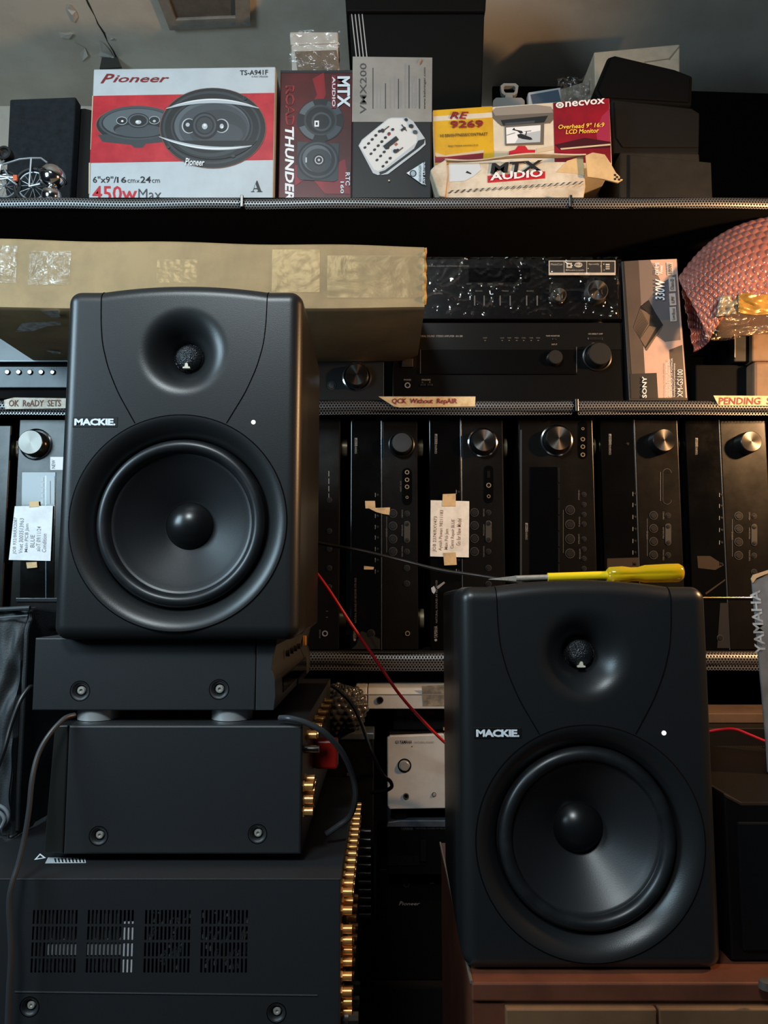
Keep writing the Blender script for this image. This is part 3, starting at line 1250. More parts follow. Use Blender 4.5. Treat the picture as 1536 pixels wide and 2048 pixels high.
# ------------------------------------------------------------------ things on the top shelf
DARKF = mat('dark_felt', (36, 39, 42), 0.9, spec=0.2, bump=0.5, bscale=260, var=0.35, vscale=60, rgb2=(26, 28, 30))
t = T('bookshelf_speaker', 'dark grey fabric covered speaker behind the toy bicycle on the top shelf', 'speaker', 90, 391, 1.50, ZT + 0.0008)
t.prism('grille', [(10, 400), (139, 400), (152, 193), (19, 198)], 0.0, 0.03, DARKF, bevel=0.004, base=True)
t.prism('cabinet', [(13, 400), (172, 400), (181, 212), (174, 201), (158, 197), (24, 201)], 0.031, 0.22, BLK2, bevel=0.004, base=True)

# --- red and white loudspeaker carton
YP = 1.43
t = T('speaker_carton', 'red and white carton printed with two oval car speakers', 'box', 365, 391, YP, ZT + 0.0008)
WBOX = mat('carton_white', (184, 192, 197), 0.5, var=0.06, vscale=12, bump=0.12, bscale=14)
CREAM = mat('carton_edge', (196, 180, 150), 0.7)
PRED = mat('carton_red', (168, 20, 38), 0.45, var=0.2, vscale=16, rgb2=(196, 44, 52))
t.prism('carton', [(177, 400), (546, 400), (551, 133), (187, 138)], 0.0, 0.20, [WBOX], bevel=0.0025, base=True)
BK1 = mat('print_speaker_black', (28, 31, 34), 0.45)
BK2 = mat('print_speaker_charcoal', (52, 58, 62), 0.45)
BK3 = mat('print_speaker_grey', (84, 92, 98), 0.45)
BK4 = mat('print_speaker_slate', (64, 70, 76), 0.45)
LGR = mat('print_light_grey', (176, 184, 190), 0.4)
RIM = mat('print_brown_rim', (120, 78, 60), 0.5)
lay = [(PRED, [(185, 192), (549, 186), (546, 320), (180, 326)])]
# rear oval speaker
lay += [(RIM, ell(275, 250, 84, 38, rot=0.0) + []), (BK1, ell(275, 250, 82, 37)), (BK2, [(196, 270), (205, 284), (262, 290), (270, 296), (285, 296), (292, 288), (330, 284), (330, 262)]),
        (BK4, ell(275, 246, 77, 34)), (BK1, ell(275, 247, 72, 30)), (BK3, ell(275, 246, 69, 28)), (BK1, ell(283, 258, 56, 18)), (BK4, ell(278, 262, 48, 13)),
        (LGR, ell(244, 242, 11, 8)), (BK1, ell(244, 242, 10, 7)), (LGR, ell(309, 241, 11, 8)), (BK1, ell(309, 241, 10, 7)),
        (BK1, ell(277, 242, 22, 15)), (BK3, ell(277, 242, 20, 13)), (BK1, ell(277, 242, 17, 11)), (LGR, ell(277, 245, 6, 4)), (WHT, ell(275, 244, 2.5, 2)),
        (WHT, ell(245, 243, 2.5, 2)), (LGR, ell(309, 243, 3, 2.5))]
# front oval speaker
lay += [(RIM, ell(426, 257, 106.5, 80.5, n=56)), (BK1, ell(426, 257, 105, 79.5, n=56)), (BK2, ell(424, 256, 98, 73, n=56)), (BK1, ell(424, 256, 94, 68, n=56)),
        (BK2, ell(424, 255, 82, 57, n=56)), (BK1, ell(424, 255, 79, 55, n=56)), (BK3, ell(424, 254, 75, 52, n=56)), (BK4, ell(428, 256, 70, 48, n=56)), (BK2, ell(436, 260, 58, 40, n=48)), (BK4, ell(440, 270, 46, 24, n=48)),
        (LGR, ell(378, 253, 14, 15)), (BK1, ell(379, 253, 12.5, 13.5)), (LGR, ell(444, 253, 14, 14)), (BK1, ell(443, 253, 12.5, 12.5)),
        (BK1, ell(410, 253, 27, 27)), (BK4, ell(410, 252, 23, 23)), (BK1, ell(410, 252, 19, 19)), (BK2, ell(410, 252, 16, 16)), (LGR, ell(410, 254, 5.5, 6)), (WHT, ell(410, 252, 2.5, 2.5)),
        (LGR, ell(444, 254, 4, 5)), (WHT, ell(445, 256, 2, 2)), (LGR, ell(376, 251, 4, 4))]
# lower lip and chrome arcs
lay += [(BK1, ell(426, 250, 100, 70, n=40, a0=28, a1=152)), (BK2, ell(420, 275, 70, 40, n=40, a0=25, a1=155)), (BK1, ell(420, 270, 62, 38, n=40, a0=20, a1=160))]
def arc_band(x0, y0, x1, y1, bow, th, n=24):
    up_, dn = [], []
    for i in range(n + 1):
        s_ = i / n
        x = x0 + (x1 - x0) * s_
        y = y0 + (y1 - y0) * s_ + bow * 4 * s_ * (1 - s_)
        w = th * sin(pi * min(1, max(0, s_ * 0.96 + 0.02))) ** 0.6
        up_.append((x, y - w / 2))
        dn.append((x, y + w / 2))
    return up_ + dn[::-1]
lay += [(LGR, arc_band(333, 219, 518, 218, -14, 7)), (WHT, arc_band(345, 214, 505, 213, -13, 2.5)), (LGR, arc_band(319, 275, 504, 293, 13, 7)), (WHT, arc_band(330, 280, 490, 294, 11, 2.5))]
lay += [(BK2, ell(490, 198, 4, 4)), (BKX, ell(490, 198, 2.5, 2.5)) if False else (BK1, ell(490, 198, 2.5, 2.5)), (BK2, ell(467, 314, 4, 3)), (BK2, ell(337, 296, 3, 3))]
t.decal('printed_picture', lay, d=0.0005, step=0.00005)
DRED = mat('print_deep_red', (120, 24, 24), 0.45)
t.text('P', (201, 148, 229, 167), DRED, shear=0.45, bold=0.018, d=0.0008)
t.text('ioneer', (226, 151, 339, 165), DRED, shear=0.35, bold=0.014, d=0.0008)
t.text('TS-A941F', (480, 141, 536, 151), BLKP, bold=0.012, d=0.0008, slope=-0.02)
t.text('4-WAY SPEAKER', (503, 152, 536, 155.5), DGRY, d=0.0008)
t.text('Pioneer', (371, 318, 410, 332), WHT, shear=0.25, bold=0.015, d=0.004, slope=0.06)
t.text('6"x9"/', (186, 353, 233, 366), BLKP, bold=0.008, d=0.0008)
t.text('16', (234, 354, 253, 366), BLKP, bold=0.015, d=0.0008)
t.text('cm', (255, 359, 271, 366), DGRY, d=0.0008)
t.text('×', (273, 360, 279, 366), DGRY, d=0.0008)
t.text('24', (281, 353, 302, 366), BLKP, bold=0.015, d=0.0008)
t.text('cm', (304, 359, 320, 366), DGRY, d=0.0008)
t.text('450w', (185, 372, 274, 402), REDP, bold=0.012, d=0.0008)
t.text('Max', (277, 378, 323, 400), DGRY, bold=-0.005, d=0.0008)
t.decal('printed_letter', [(BLKP, [(502, 384.5), (509, 384.5), (509, 383.2), (506.8, 383), (508, 378.6), (514.6, 378.6), (516.4, 383), (514, 383.2), (514, 384.5), (525, 384.5), (525, 383.2), (522.8, 383), (514.8, 361.5), (513.4, 361.5), (505.4, 383), (502, 383.2)]),
                           (WBOX, [(508.8, 376.6), (511.5, 368.5), (514.0, 376.6)])], d=0.0008)
t.decal('scuff_marks', [(CREAM, [(178, 326), (181, 326), (180, 388), (177.5, 388)]), (CREAM, [(185, 192), (187, 192), (182, 300), (181, 300)])], d=0.001)

# --- dark red car speaker carton
YB = 1.45
t = T('speaker_carton', 'dark red carton with two round speakers printed one above the other', 'box', 630, 391, YB, ZT + 0.0008)
MRED = mat('carton_maroon', (84, 16, 18), 0.4, var=0.45, vscale=7, rgb2=(46, 10, 12))
MRE2 = mat('carton_crimson', (128, 22, 32), 0.4)
t.prism('carton', [(556, 400), (703, 400), (706, 139), (561, 141)], 0.0, 0.13, MRED, bevel=0.002, base=True)
lay = [(MRE2, [(625, 158), (648, 145), (652, 190), (640, 215), (622, 210), (634, 190)]), (MRE2, [(590, 330), (640, 345), (690, 318), (700, 388), (650, 388), (620, 352), (590, 372)]),
       (BKX, R4(560, 141, 580, 150)) if False else (BK1, R4(561, 141, 706, 146)),
       (BK1, ell(641, 241, 47, 43)), (BK3, ell(641, 241, 45, 41, a0=200, a1=250) + [(641, 241)]), (BK4, ell(641, 241, 45, 41, a0=290, a1=340) + [(641, 241)]), (BK4, ell(641, 241, 45, 41, a0=20, a1=70) + [(641, 241)]), (BK3, ell(641, 241, 45, 41, a0=110, a1=160) + [(641, 241)]),
       (BK2, ell(641, 241, 33, 31)), (BK1, ell(641, 241, 29, 27)), (BK4, ell(643, 244, 20, 19)), (BK1, ell(643, 244, 16, 15)), (WHT, R4(629, 242, 638, 254)), (BK1, R4(631.5, 245, 635.5, 251)),
       (BK2, [(595, 284), (678, 288), (676, 360), (668, 364), (600, 360), (594, 352)]), (BK1, ell(636, 321, 42, 40)), (BK4, ell(636, 321, 38, 36)), (BK1, ell(636, 321, 34, 32)), (BK3, ell(634, 318, 29, 27)), (BK2, ell(637, 322, 26, 24)),
       (BK1, ell(638, 321, 12, 12)), (LGR, ell(638, 321, 8.5, 8.5)), (BK1, ell(638, 321, 6.5, 6.5)), (LGR, ell(638, 321, 2.5, 2.5)), (LGR, R4(611, 316, 614, 326))]
t.decal('printed_picture', lay, d=0.0005, step=0.00006)
t.text('ROAD', (571, 172, 589, 252), mat('print_bright_red', (150, 34, 36), 0.4), rot=-90, bold=0.03, d=0.001)
t.text('ROAD', (574, 173, 586, 251), MRED, rot=-90, bold=0.008, d=0.0013)
t.text('THUNDER', (570, 254, 588, 402), WHT, rot=-90, bold=0.03, shear=0.15, d=0.001)
t.decal('logo_band', [(MRE2, R4(663, 152, 672, 218))], d=0.0022)
t.text('AUDIO', (664.5, 155, 671, 215), WHT, rot=-90, bold=0.015, d=0.0026)
t.text('MTX', (675, 154, 700, 216), WHT, rot=-90, bold=0.035, d=0.0022)
t.text('RTC', (691, 346, 700, 372), WHT, rot=-90, bold=0.02, d=0.002)
t.text('160', (681, 364, 688, 388), WHT, rot=-90, bold=0.02, d=0.002)

# --- mixer carton
YV = 1.42
t = T('mixer_carton', 'silver and black carton printed with a white mixing desk', 'box', 784, 391, YV, ZT + 0.0008)
SILB = mat('carton_silver', (144, 141, 135), 0.42, var=0.12, vscale=9, metal=0.15)
t.prism('carton', [(702, 400), (863, 400), (865, 114), (706, 112)], 0.0, 0.10, BLKP, bevel=0.003, base=True)
lay = [(SILB, [(705.5, 113.5), (864.5, 115.5), (863.5, 244), (704, 244)])]
# text columns
for i, (x, y0_, y1_) in enumerate([(745, 136, 218), (753, 168, 216), (760, 172, 218), (770, 167, 218), (780, 158, 217), (788, 154, 217), (796, 158, 218), (801, 163, 216), (810, 128, 217), (817, 131, 217), (824, 150, 217), (830, 152, 216), (838, 158, 218)]):
    lay.append((GRYT if i % 3 else DGRY, R4(x, y0_, x + 2, y1_)))
# mixing desk
def rot_pts(pts, cx, cy, a):
    return [(cx + (x - cx) * cos(a) - (y - cy) * sin(a), cy + (x - cx) * sin(a) + (y - cy) * cos(a)) for x, y in pts]
body = [(717, 292), (724, 280), (776, 238), (783, 236), (815, 236), (826, 243), (850, 278), (848, 286), (836, 295), (768, 347), (756, 351), (746, 347)]
lay += [(LGR, body), (BKX, body) if False else (BK1, [(836, 282), (850, 278), (848, 288), (836, 300), (772, 348), (760, 350), (758, 345), (770, 341), (828, 298)]), (LGR, [(850, 279), (851, 290), (838, 302), (776, 349), (760, 351), (772, 346), (836, 298), (848, 288)]),
        (mat('print_desk_white', (206, 206, 204), 0.45), [(719, 292), (725, 282), (776, 240), (783, 238), (806, 238), (834, 274), (833, 286), (768, 338), (756, 343), (748, 340)])]
for r in range(7):
    for c in range(4):
        x = 730 + c * 12 + r * 7.2
        y = 296 + c * 12 - r * 8 + c * 0.5
        if r < 5 or c == 1:
            if r == 3 and c > 2:
                continue
            lay.append((BK1, ell(x, y, 3.4, 2.6, n=10, rot=-0.5)))
lay += [(BK1, rot_pts(R4(765, 283, 798, 292), 781, 287, -0.66)), (MRE2, rot_pts(R4(775, 268, 781, 272), 778, 270, -0.66)), (mat('print_orange', (170, 80, 40), 0.5), rot_pts(R4(789, 288, 795, 292), 792, 290, -0.66)),
        (BK1, rot_pts(R4(800, 256, 816, 258), 808, 257, 0.9)), (BK1, rot_pts(R4(801, 258, 812, 262), 806, 260, -0.66)), (BK1, rot_pts(R4(764, 258, 780, 259.5), 772, 259, -0.66)), (BK1, rot_pts(R4(790, 301, 808, 302.5), 799, 302, -0.66)),
        (BK1, ell(765, 263, 4, 4, n=10)), (BK1, ell(790, 304, 4, 4, n=10)), (BK1, ell(812, 241, 3.5, 3, n=10)), (BK1, ell(822, 254, 5, 4, n=10)), (BK4, ell(830, 266, 5, 4, n=10))]
lay += [(WHT, [(813, 348), (846, 327), (845, 371)]), (DGRY, ell(826, 349, 7, 7)), (LGR, ell(826, 349, 4.5, 5)), (CREAM, ell(778, 363, 2, 1.5, n=8)), (mat('scuff_brown', (140, 100, 66), 0.7), [(838, 128), (843, 120), (845, 121), (840, 131)])]
t.decal('printed_picture', lay, d=0.0005, step=0.00006)
t.text('VMX200', (720, 127, 733, 228), DGRY, rot=90, bold=0.004, d=0.0012)
t.text('www.behringer.com', (847, 136, 852, 219), BLKP, rot=90, bold=0.01, d=0.0012)
t.text('BEHRINGER', (837, 333, 842, 366), DGRY, rot=90, d=0.006)
t.text('JUST LISTEN.', (845.5, 327, 851, 373), WHT, rot=90, bold=0.02, d=0.006)

# --- small white package behind the cartons
t = T('small_package', 'white package in clear film standing behind the dark red carton', 'package', 630, 391, 1.62, ZT + 0.0008)
WPK = mat('package_white', (190, 186, 178), 0.5, var=0.08)
t.prism('package_box', [(596, 402), (684, 402), (676, 82), (582, 84)], 0.0, 0.06, WPK, bevel=0.003, base=True)
t.prism('lid', [(581, 92), (677, 88), (676, 66), (580, 66)], -0.004, 0.064, WPK, bevel=0.003)
t.prism('label_patch', [(596, 150), (682, 150), (673, 101), (590, 104)], -0.002, 0.0, mat('package_brown', (112, 96, 78), 0.5, var=0.2), bevel=0.0005)
b = MB()
q = [t.P(582, 96, -0.008), t.P(680, 150, -0.008)]
b.grid(lambda u, v: (t.L(580 + 100 * u, 66 + 88 * v)[0], -0.009 + 0.004 * noise.noise(Vector((u * 6, v * 5, 2))), t.L(580 + 100 * u, 66 + 88 * v)[1]), 30, 26)
b.build('clear_film', film_mat('clear_film', (230, 230, 230), 0.05, 0.12, 0.5, 30), t.o, smooth=True)

# --- wedge shaped black subwoofer box
SUBM = mat('sub_black', (7, 8, 8), 0.7, spec=0.12)
p = W(850, 391, 1.66)
p.z = ZT + 0.0008
sub = bpy.data.objects.new('subwoofer', None)
col.objects.link(sub)
sub.location = p
tag(sub, 'tall black subwoofer cabinet with four silver stripes behind the mixer carton', 'subwoofer')
def subq(pts, Ys):
    return [W(x, y, Y) - p for (x, y), Y in zip(pts, Ys)]
fb = 0.0
bl, br = W(752, 380, 1.66) - p, W(952, 380, 1.66) - p
bl.z = br.z = 0.0
tr, tl = W(969, 24, 1.60) - p, W(697, 24, 1.60) - p
b = MB()
back = Vector((0, 0.20, 0))
b.hexa([bl, br, tr, tl], [bl + back, br + back, tr + back, tl + back])
b.build('cabinet', SUBM, sub, bevel=0.003)
b = MB()
t0, t1 = W(971, 22, 1.59) - p, W(692, 22, 1.59) - p
t2, t3 = W(973, -14, 1.59) - p, W(690, -14, 1.59) - p
b.hexa([t1, t0, t2, t3], [v + Vector((0, 0.22, 0)) for v in (t1, t0, t2, t3)])
b.build('top_cap', SUBM, sub, bevel=0.004)
for i in range(4):
    a0 = W(703 + i * 7, 26, 1.60) - p
    d_ = (bl - tl)
    a1 = a0 + d_ * 0.52
    b = MB()
    off = Vector((0, -0.0012, 0))
    w = Vector((0.0012, 0, 0))
    b.hexa([a1 - w + off, a1 + w + off, a0 + w + off, a0 - w + off], [a1 - w - off * 0, a1 + w, a0 + w, a0 - w])
    b.build('silver_stripe', SIL, sub)

# --- torn white carton lying at the front edge
YT = 1.40
t = T('torn_carton', 'torn white carton lying flat under the yellow and red monitor carton', 'box', 1040, 391, YT, ZT + 0.0008)
WTORN = mat('torn_white', (214, 202, 182), 0.7, var=0.16, vscale=16, rgb2=(176, 160, 136), bump=0.2, bscale=20)
TAN = mat('torn_tan', (206, 176, 128), 0.75, var=0.15, vscale=20)
zlid = t.L(1000, 321)[1]
t.prism('carton', [(882, 400), (1166, 400), (1172, 372), (1168, 322), (1030, 323), (893, 325)], 0.0, 0.16, WTORN, bevel=0.004, base=True)
# bent flap over the top
b = MB()
b.grid(lambda u, v: (t.L(889 + 280 * u, 322 - 13 * u)[0], 0.01 - 0.022 * v + 0.003 * sin(u * 9), t.L(889 + 280 * u, 321 - 12 * u + v * (7 + 3 * sin(u * 7)))[1] + 0.002), 40, 6)
o = b.build('top_flap', WTORN, t.o, smooth=True)
md = o.modifiers.new('thick', 'SOLIDIFY'); md.thickness = 0.002
# crushed left end
b = MB()
b.prism([t.L(x, y) for x, y in [(860, 344), (868, 336), (892, 322), (895, 352), (890, 398), (878, 396), (866, 362)]], -0.008, 0.05)
b.build('crushed_end', WTORN, t.o, bevel=0.003)
# torn right flap
b = MB()
fl = [(1168, 318), (1182, 312), (1206, 316), (1218, 334), (1228, 352), (1242, 366), (1232, 372), (1200, 364), (1172, 360)]
b.prism([t.L(x, y) for x, y in fl], -0.012, -0.009)
b.build('torn_flap', TAN, t.o)
b = MB()
for x, y in ((1224, 355), (1228, 359), (1224, 363), (1232, 364), (1236, 361)):
    b.flat([t.L(px, py) for px, py in R4(x, y, x + 4.5, y + 4)], -0.0125)
b.build('check_print', BLKP, t.o)
lay = [(TAN, [(1112, 345), (1134, 322), (1166, 312), (1168, 352), (1150, 347)]), (mat('print_pale_blue', (196, 204, 210), 0.6), [(897, 326), (958, 326), (962, 340), (948, 352), (930, 362), (898, 364)]),
       (BLKP, [(931, 346), (934, 342), (943, 347), (942, 349)]), (REDP, [(975, 352), (1090, 343), (1090, 357), (975, 366)])]
for i in range(22):
    x = 899 + i * 12.3
    y = 384 - i * 0.72
    lay.append((BLKP, [(x, y), (x + 5, y - 3), (x + 9, y - 3.3), (x + 4, y - 0.3)]))
    lay.append((BLKP, [(x - 4, y + 3.2), (x + 1, y + 0.4), (x + 5, y + 0.2), (x, y + 3)]))
t.decal('printed_picture', lay, d=0.0006)
t.text('AUDIO', (980, 347, 1085, 363), WHT, bold=0.03, d=0.0032, slope=-0.075)
t.text('MTX', (980, 328, 1085, 349), BLKP, bold=0.03, shear=0.1, d=0.0032, slope=-0.06)

# --- yellow / white / red monitor carton
YN = 1.43
zN = zlid + 0.003
t = T('monitor_carton', 'yellow white and red overhead monitor carton resting on the torn carton', 'box', 1045, 318, YN, ZT + zN)
YEP = mat('carton_yellow', (212, 164, 14), 0.42, var=0.12, vscale=14, rgb2=(190, 140, 16))
OFFW = mat('carton_offwhite', (214, 202, 180), 0.5, var=0.08)
CRIM = mat('carton_crimson2', (140, 14, 34), 0.4, var=0.35, vscale=7, rgb2=(88, 10, 24))
t.prism('carton', [(868, 322), (1224, 320), (1219, 196), (864, 222)], 0.0, 0.13, OFFW, bevel=0.002, base=True)
lay = [(YEP, [(866, 221), (985, 213), (988, 318), (870, 330)]), (OFFW, [(867, 233), (985, 225), (985, 235), (867, 243)]), (CRIM, [(1106, 206), (1218, 197), (1222, 326), (1109, 326)]),
       (MRE2, [(870, 312), (967, 305), (966, 322), (870, 326)]), (CREAM, [(870, 305), (890, 311), (950, 303), (968, 300), (967, 306), (893, 314), (872, 314)]),
       (mat('print_magenta', (150, 40, 70), 0.4), [(1192, 262), (1204, 232), (1219, 218), (1221, 290), (1195, 288)]), (mat('print_wine', (60, 10, 20), 0.4), [(1109, 290), (1170, 276), (1221, 284), (1221, 296), (1120, 300)]),
       (CREAM, [(1120, 297), (1220, 288), (1221, 291), (1122, 300)]), (REDP, [(1016, 318), (1018, 303), (1030, 300), (1036, 292), (1050, 292), (1056, 300), (1070, 300), (1070, 314)]),
       (CREAM, [(988, 302), (1016, 303), (1014, 316), (988, 317)]), (CREAM, [(1072, 298), (1108, 292), (1108, 300), (1074, 306)])]
GR2 = mat('print_warm_grey', (140, 132, 122), 0.5)
GR3 = mat('print_taupe', (98, 92, 84), 0.5)
lay += [(GR3, [(984, 224), (990, 218), (1070, 212), (1102, 216), (1107, 222), (1106, 240), (1100, 247), (1004, 253), (996, 247), (985, 236)]), (GR2, [(985, 222), (992, 216), (1070, 210), (1102, 214), (1106, 226), (990, 232)]),
        (BK1, [(1001, 241), (1096, 232), (1088, 246), (1006, 252)]), (BK4, [(1010, 247), (1070, 242), (1068, 247), (1010, 251)]),
        (GR3, [(1009, 252), (1088, 246), (1087, 290), (1010, 292)]), (WHT, [(1012, 256), (1081, 251), (1080, 285), (1013, 288)]), (LGR, [(1040, 270), (1081, 262), (1080, 285), (1030, 287)]),
        (BK1, [(1034, 270), (1042, 268), (1052, 272), (1062, 276), (1065, 280), (1060, 281), (1045, 279), (1036, 276)]), (BK1, [(1024, 261), (1028, 256), (1030, 260), (1044, 263), (1046, 267), (1040, 268), (1034, 263)]), (BK1, [(1046, 264), (1062, 262), (1062, 263.3), (1054, 264), (1052, 272), (1050, 271), (1052, 264.5)]), (BK1, [(1013, 271), (1030, 266), (1030, 267), (1013, 272)])]
t.decal('printed_picture', lay, d=0.0005, step=0.00006)
t.text('RE', (899, 225, 937, 239), MRE2, shear=0.3, bold=0.02, d=0.0028)
t.text('9269', (900, 243, 966, 258), MRE2, bold=0.03, d=0.0028, slope=-0.03)
t.text('HI BRIGHTNESS/CONTRAST', (880, 270, 975, 276), mat('print_olive', (80, 62, 14), 0.5), bold=0.02, d=0.0028, slope=-0.04)
t.text('http://www.necvox.co.in', (896, 291, 956, 297), mat('print_olive', (80, 62, 14), 0.5), shear=0.2, d=0.0028, slope=-0.04)
t.text('necvox', (1130, 205, 1209, 216), WHT, bold=0.02, d=0.0028, slope=-0.09)
t.decal('logo_ring', [(WHT, ell(1119, 212, 8, 6)), (GR2, ell(1119, 212, 5, 3.7)), (WHT, ell(1119, 212, 2.5, 1.8))], d=0.0028)
t.text('Overhead 9" 16:9', (1116, 251, 1208, 260), mat('print_lemon', (236, 206, 70), 0.45), shear=0.15, bold=0.012, d=0.0028, slope=-0.05)
t.text('LCD Monitor', (1131, 261, 1197, 270), mat('print_lemon', (236, 206, 70), 0.45), shear=0.15, bold=0.012, d=0.0028, slope=-0.05)

# --- small bits behind the monitor carton
t = T('plastic_bracket', 'translucent grey plastic bracket standing behind the monitor carton', 'bracket', 1022, 391, 1.60, ZT + 0.0008)
CLR = mat('frosted_plastic', (150, 152, 150), 0.3, trans=0.3)
t.prism('base', [(984, 400), (1052, 400), (1050, 200), (1044, 194), (992, 194), (986, 200)], 0.0, 0.03, CLR, bevel=0.003, base=True)
t.prism('neck', [(1010, 196), (1028, 196), (1026, 184), (1012, 184)], 0.005, 0.02, CLR, bevel=0.002)
b = MB()
oc = [(1002, 168), (1008, 163), (1032, 163), (1038, 168), (1036, 182), (1030, 187), (1010, 187), (1004, 182)]
ic = [(1008, 171), (1011, 168), (1029, 168), (1032, 171), (1031, 179), (1028, 182), (1012, 182), (1009, 179)]
n = 8
for i in range(n):
    j = (i + 1) % n
    b.prism([t.L(*oc[i]), t.L(*oc[j]), t.L(*ic[j]), t.L(*ic[i])], 0.006, 0.018)
b.build('loop', CLR, t.o)
t = T('small_screen', 'small grey framed screen leaning behind the monitor carton', 'screen', 1090, 391, 1.60, ZT + 0.0008)
t.prism('frame', [(1064, 400), (1140, 400), (1122, 174), (1056, 184)], 0.0, 0.02, mat('screen_frame', (160, 164, 166), 0.4), bevel=0.003, base=True)
t.prism('display', [(1066, 212), (1124, 212), (1116, 180), (1061, 190)], -0.0015, 0.0, mat('screen_slate', (62, 76, 92), 0.25))
t = T('blister_pack', 'clear blister pack behind the small grey screen', 'package', 1150, 391, 1.66, ZT + 0.0008)
t.prism('card', [(1112, 400), (1186, 400), (1180, 160), (1122, 178)], 0.0, 0.03, mat('blister_card', (120, 114, 104), 0.5, var=0.4, vscale=30), bevel=0.002, base=True)
b = MB()
b.grid(lambda u, v: (t.L(1040 + 140 * u, 0)[0] * 0 + t.L(1112 + 70 * u, 162 + 50 * v)[0], -0.012 + 0.012 * noise.noise(Vector((u * 7, v * 6, 5))), t.L(1112 + 70 * u, 162 + 50 * v)[1]), 26, 20)
b.build('clear_film', film_mat('clear_film', (230, 230, 230), 0.05, 0.12, 0.5, 30), t.o, smooth=True)

# --- stack of three dark wedge speakers at the right
WEDGE = [mat('wedge_black', (7, 7, 7), 0.8, spec=0.1), mat('wedge_charcoal', (20, 19, 18), 0.8, spec=0.15), mat('wedge_grey', (40, 38, 34), 0.8, spec=0.15, var=0.15, vscale=30)]
YK = 1.47
t = T('satellite_speaker', 'bottom speaker of the three stacked on the top shelf, dark grey', 'speaker', 1320, 391, YK, ZT + 0.0008, group='stacked satellite speakers')
za = t.L(1300, 306)[1]
t.prism('cabinet', [(1236, 400), (1424, 400), (1421, 326), (1400, 324), (1399, 306), (1240, 304)], 0.0, 0.16, WEDGE[2], bevel=0.004, base=True)
t.prism('grille', [(1256, 398), (1422, 398), (1420, 328), (1258, 312)], -0.006, 0.0, WEDGE[2], bevel=0.002, base=True)
zA = ZT + t.L(1240, 303)[1] + 0.002
t = T('satellite_speaker', 'middle speaker of the three stacked on the top shelf, charcoal', 'speaker', 1310, 300, YK + 0.01, zA, group='stacked satellite speakers')
t.prism('cabinet', [(1226, 285), (1240, 302), (1398, 302), (1400, 226), (1384, 216), (1222, 198)], 0.0, 0.15, WEDGE[1], bevel=0.004, base=True)
t.prism('grille', [(1232, 278), (1244, 296), (1396, 296), (1397, 228), (1228, 206)], -0.004, 0.0, WEDGE[1], bevel=0.002)
zA2 = zA + t.L(1384, 198)[1] + 0.002
t = T('satellite_speaker', 'topmost speaker of the three stacked on the top shelf, black with slanted left edge', 'speaker', 1290, 210, YK + 0.02, zA2, group='stacked satellite speakers')
t.prism('cabinet', [(1188, 182), (1198, 200), (1384, 212), (1386, 152), (1350, 138), (1230, 110), (1216, 114)], 0.0, 0.13, WEDGE[0], bevel=0.005, base=False)
t.prism('grille', [(1196, 182), (1204, 196), (1376, 206), (1378, 156), (1234, 116), (1222, 119)], -0.004, 0.0, WEDGE[0], bevel=0.002)
t = T('white_carton', 'plain off-white carton standing behind the topmost black speaker', 'box', 1275, 391, 1.70, ZT + 0.0008)
t.prism('carton', [(1200, 400), (1352, 400), (1360, 88), (1188, 104)], 0.0, 0.12, mat('carton_plain', (168, 158, 140), 0.65, var=0.1), bevel=0.003, base=True)
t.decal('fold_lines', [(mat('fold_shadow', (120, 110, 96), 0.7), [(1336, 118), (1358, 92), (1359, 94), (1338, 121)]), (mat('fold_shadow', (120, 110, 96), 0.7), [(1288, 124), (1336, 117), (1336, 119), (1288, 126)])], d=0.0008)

# --- toy bicycle with chrome ball
t = T('toy_bicycle', 'small wire model bicycle in front of the fabric covered speaker', 'toy', 40, 391, 1.415, ZT + 0.0008)
WIRE = mat('wire_grey', (176, 182, 186), 0.3, metal=0.7)
TYRE = mat('tyre_black', (14, 14, 14), 0.6)
m_ = t.m
def wheel(cx, cy, r):
    x, z = t.L(cx, cy)
    R = r * m_
    b = MB()
    b.torus((x, 0.0, z), R, 0.0042, n=40, k=8)
    o = b.build('tyre', TYRE, t.o, smooth=True)
    b = MB()
    b.torus((x, 0.0, z), R * 0.80, 0.0019, n=40, k=6)
    for i in range(14):
        a = 2 * pi * i / 14
        b.tube([(x, 0.003 * (-1) ** i, z), (x + R * 0.8 * cos(a), 0, z + R * 0.8 * sin(a))], 0.0006, 5, smooth=False)
    b.cyl((x, -0.006, z), (x, 0.006, z), 0.003, None, 12)
    b.build('rim', WIRE, o, smooth=True)
zg = t.L(0, 391)[1]
wheel(10, 372, 30)
wheel(66, 372, 36)
b = MB()
def wp(px, py, y=-0.008):
    return t.P(px, py, 0)[0], y, t.P(px, py, 0)[2]
for pts in ([(0, 318), (8, 334), (44, 323), (66, 321), (86, 321), (98, 330)], [(66, 322), (64, 350), (62, 377)], [(8, 334), (20, 356), (38, 375)], [(6, 334), (2, 352), (-4, 362)], [(62, 377), (84, 372)], [(4, 357), (36, 360)], [(-4, 364), (20, 361), (38, 374)]):
    b.tube([wp(*q) for q in pts], 0.0020, 8, smooth=False)
b.build('frame', WIRE, t.o, smooth=True)
b = MB()
b.box(t.L(32, 366)[0], t.L(40, 366)[0], -0.014, -0.008, t.L(32, 368)[1], t.L(32, 357)[1])
b.build('reflector', mat('orange_reflector', (214, 104, 70), 0.3), t.o, bevel=0.001)
b = MB()
cx_, cz_ = t.L(10, 308)
b.lathe([(0.013, 0.012), (0.015, 0.004), (0.014, -0.006), (0.010, -0.006), (0.008, -0.002), (0.0001, -0.003)], cx_, cz_, 28)
b.build('head_lamp', [mat('lamp_black', (20, 20, 20), 0.4)], t.o, smooth=True)
b = MB()
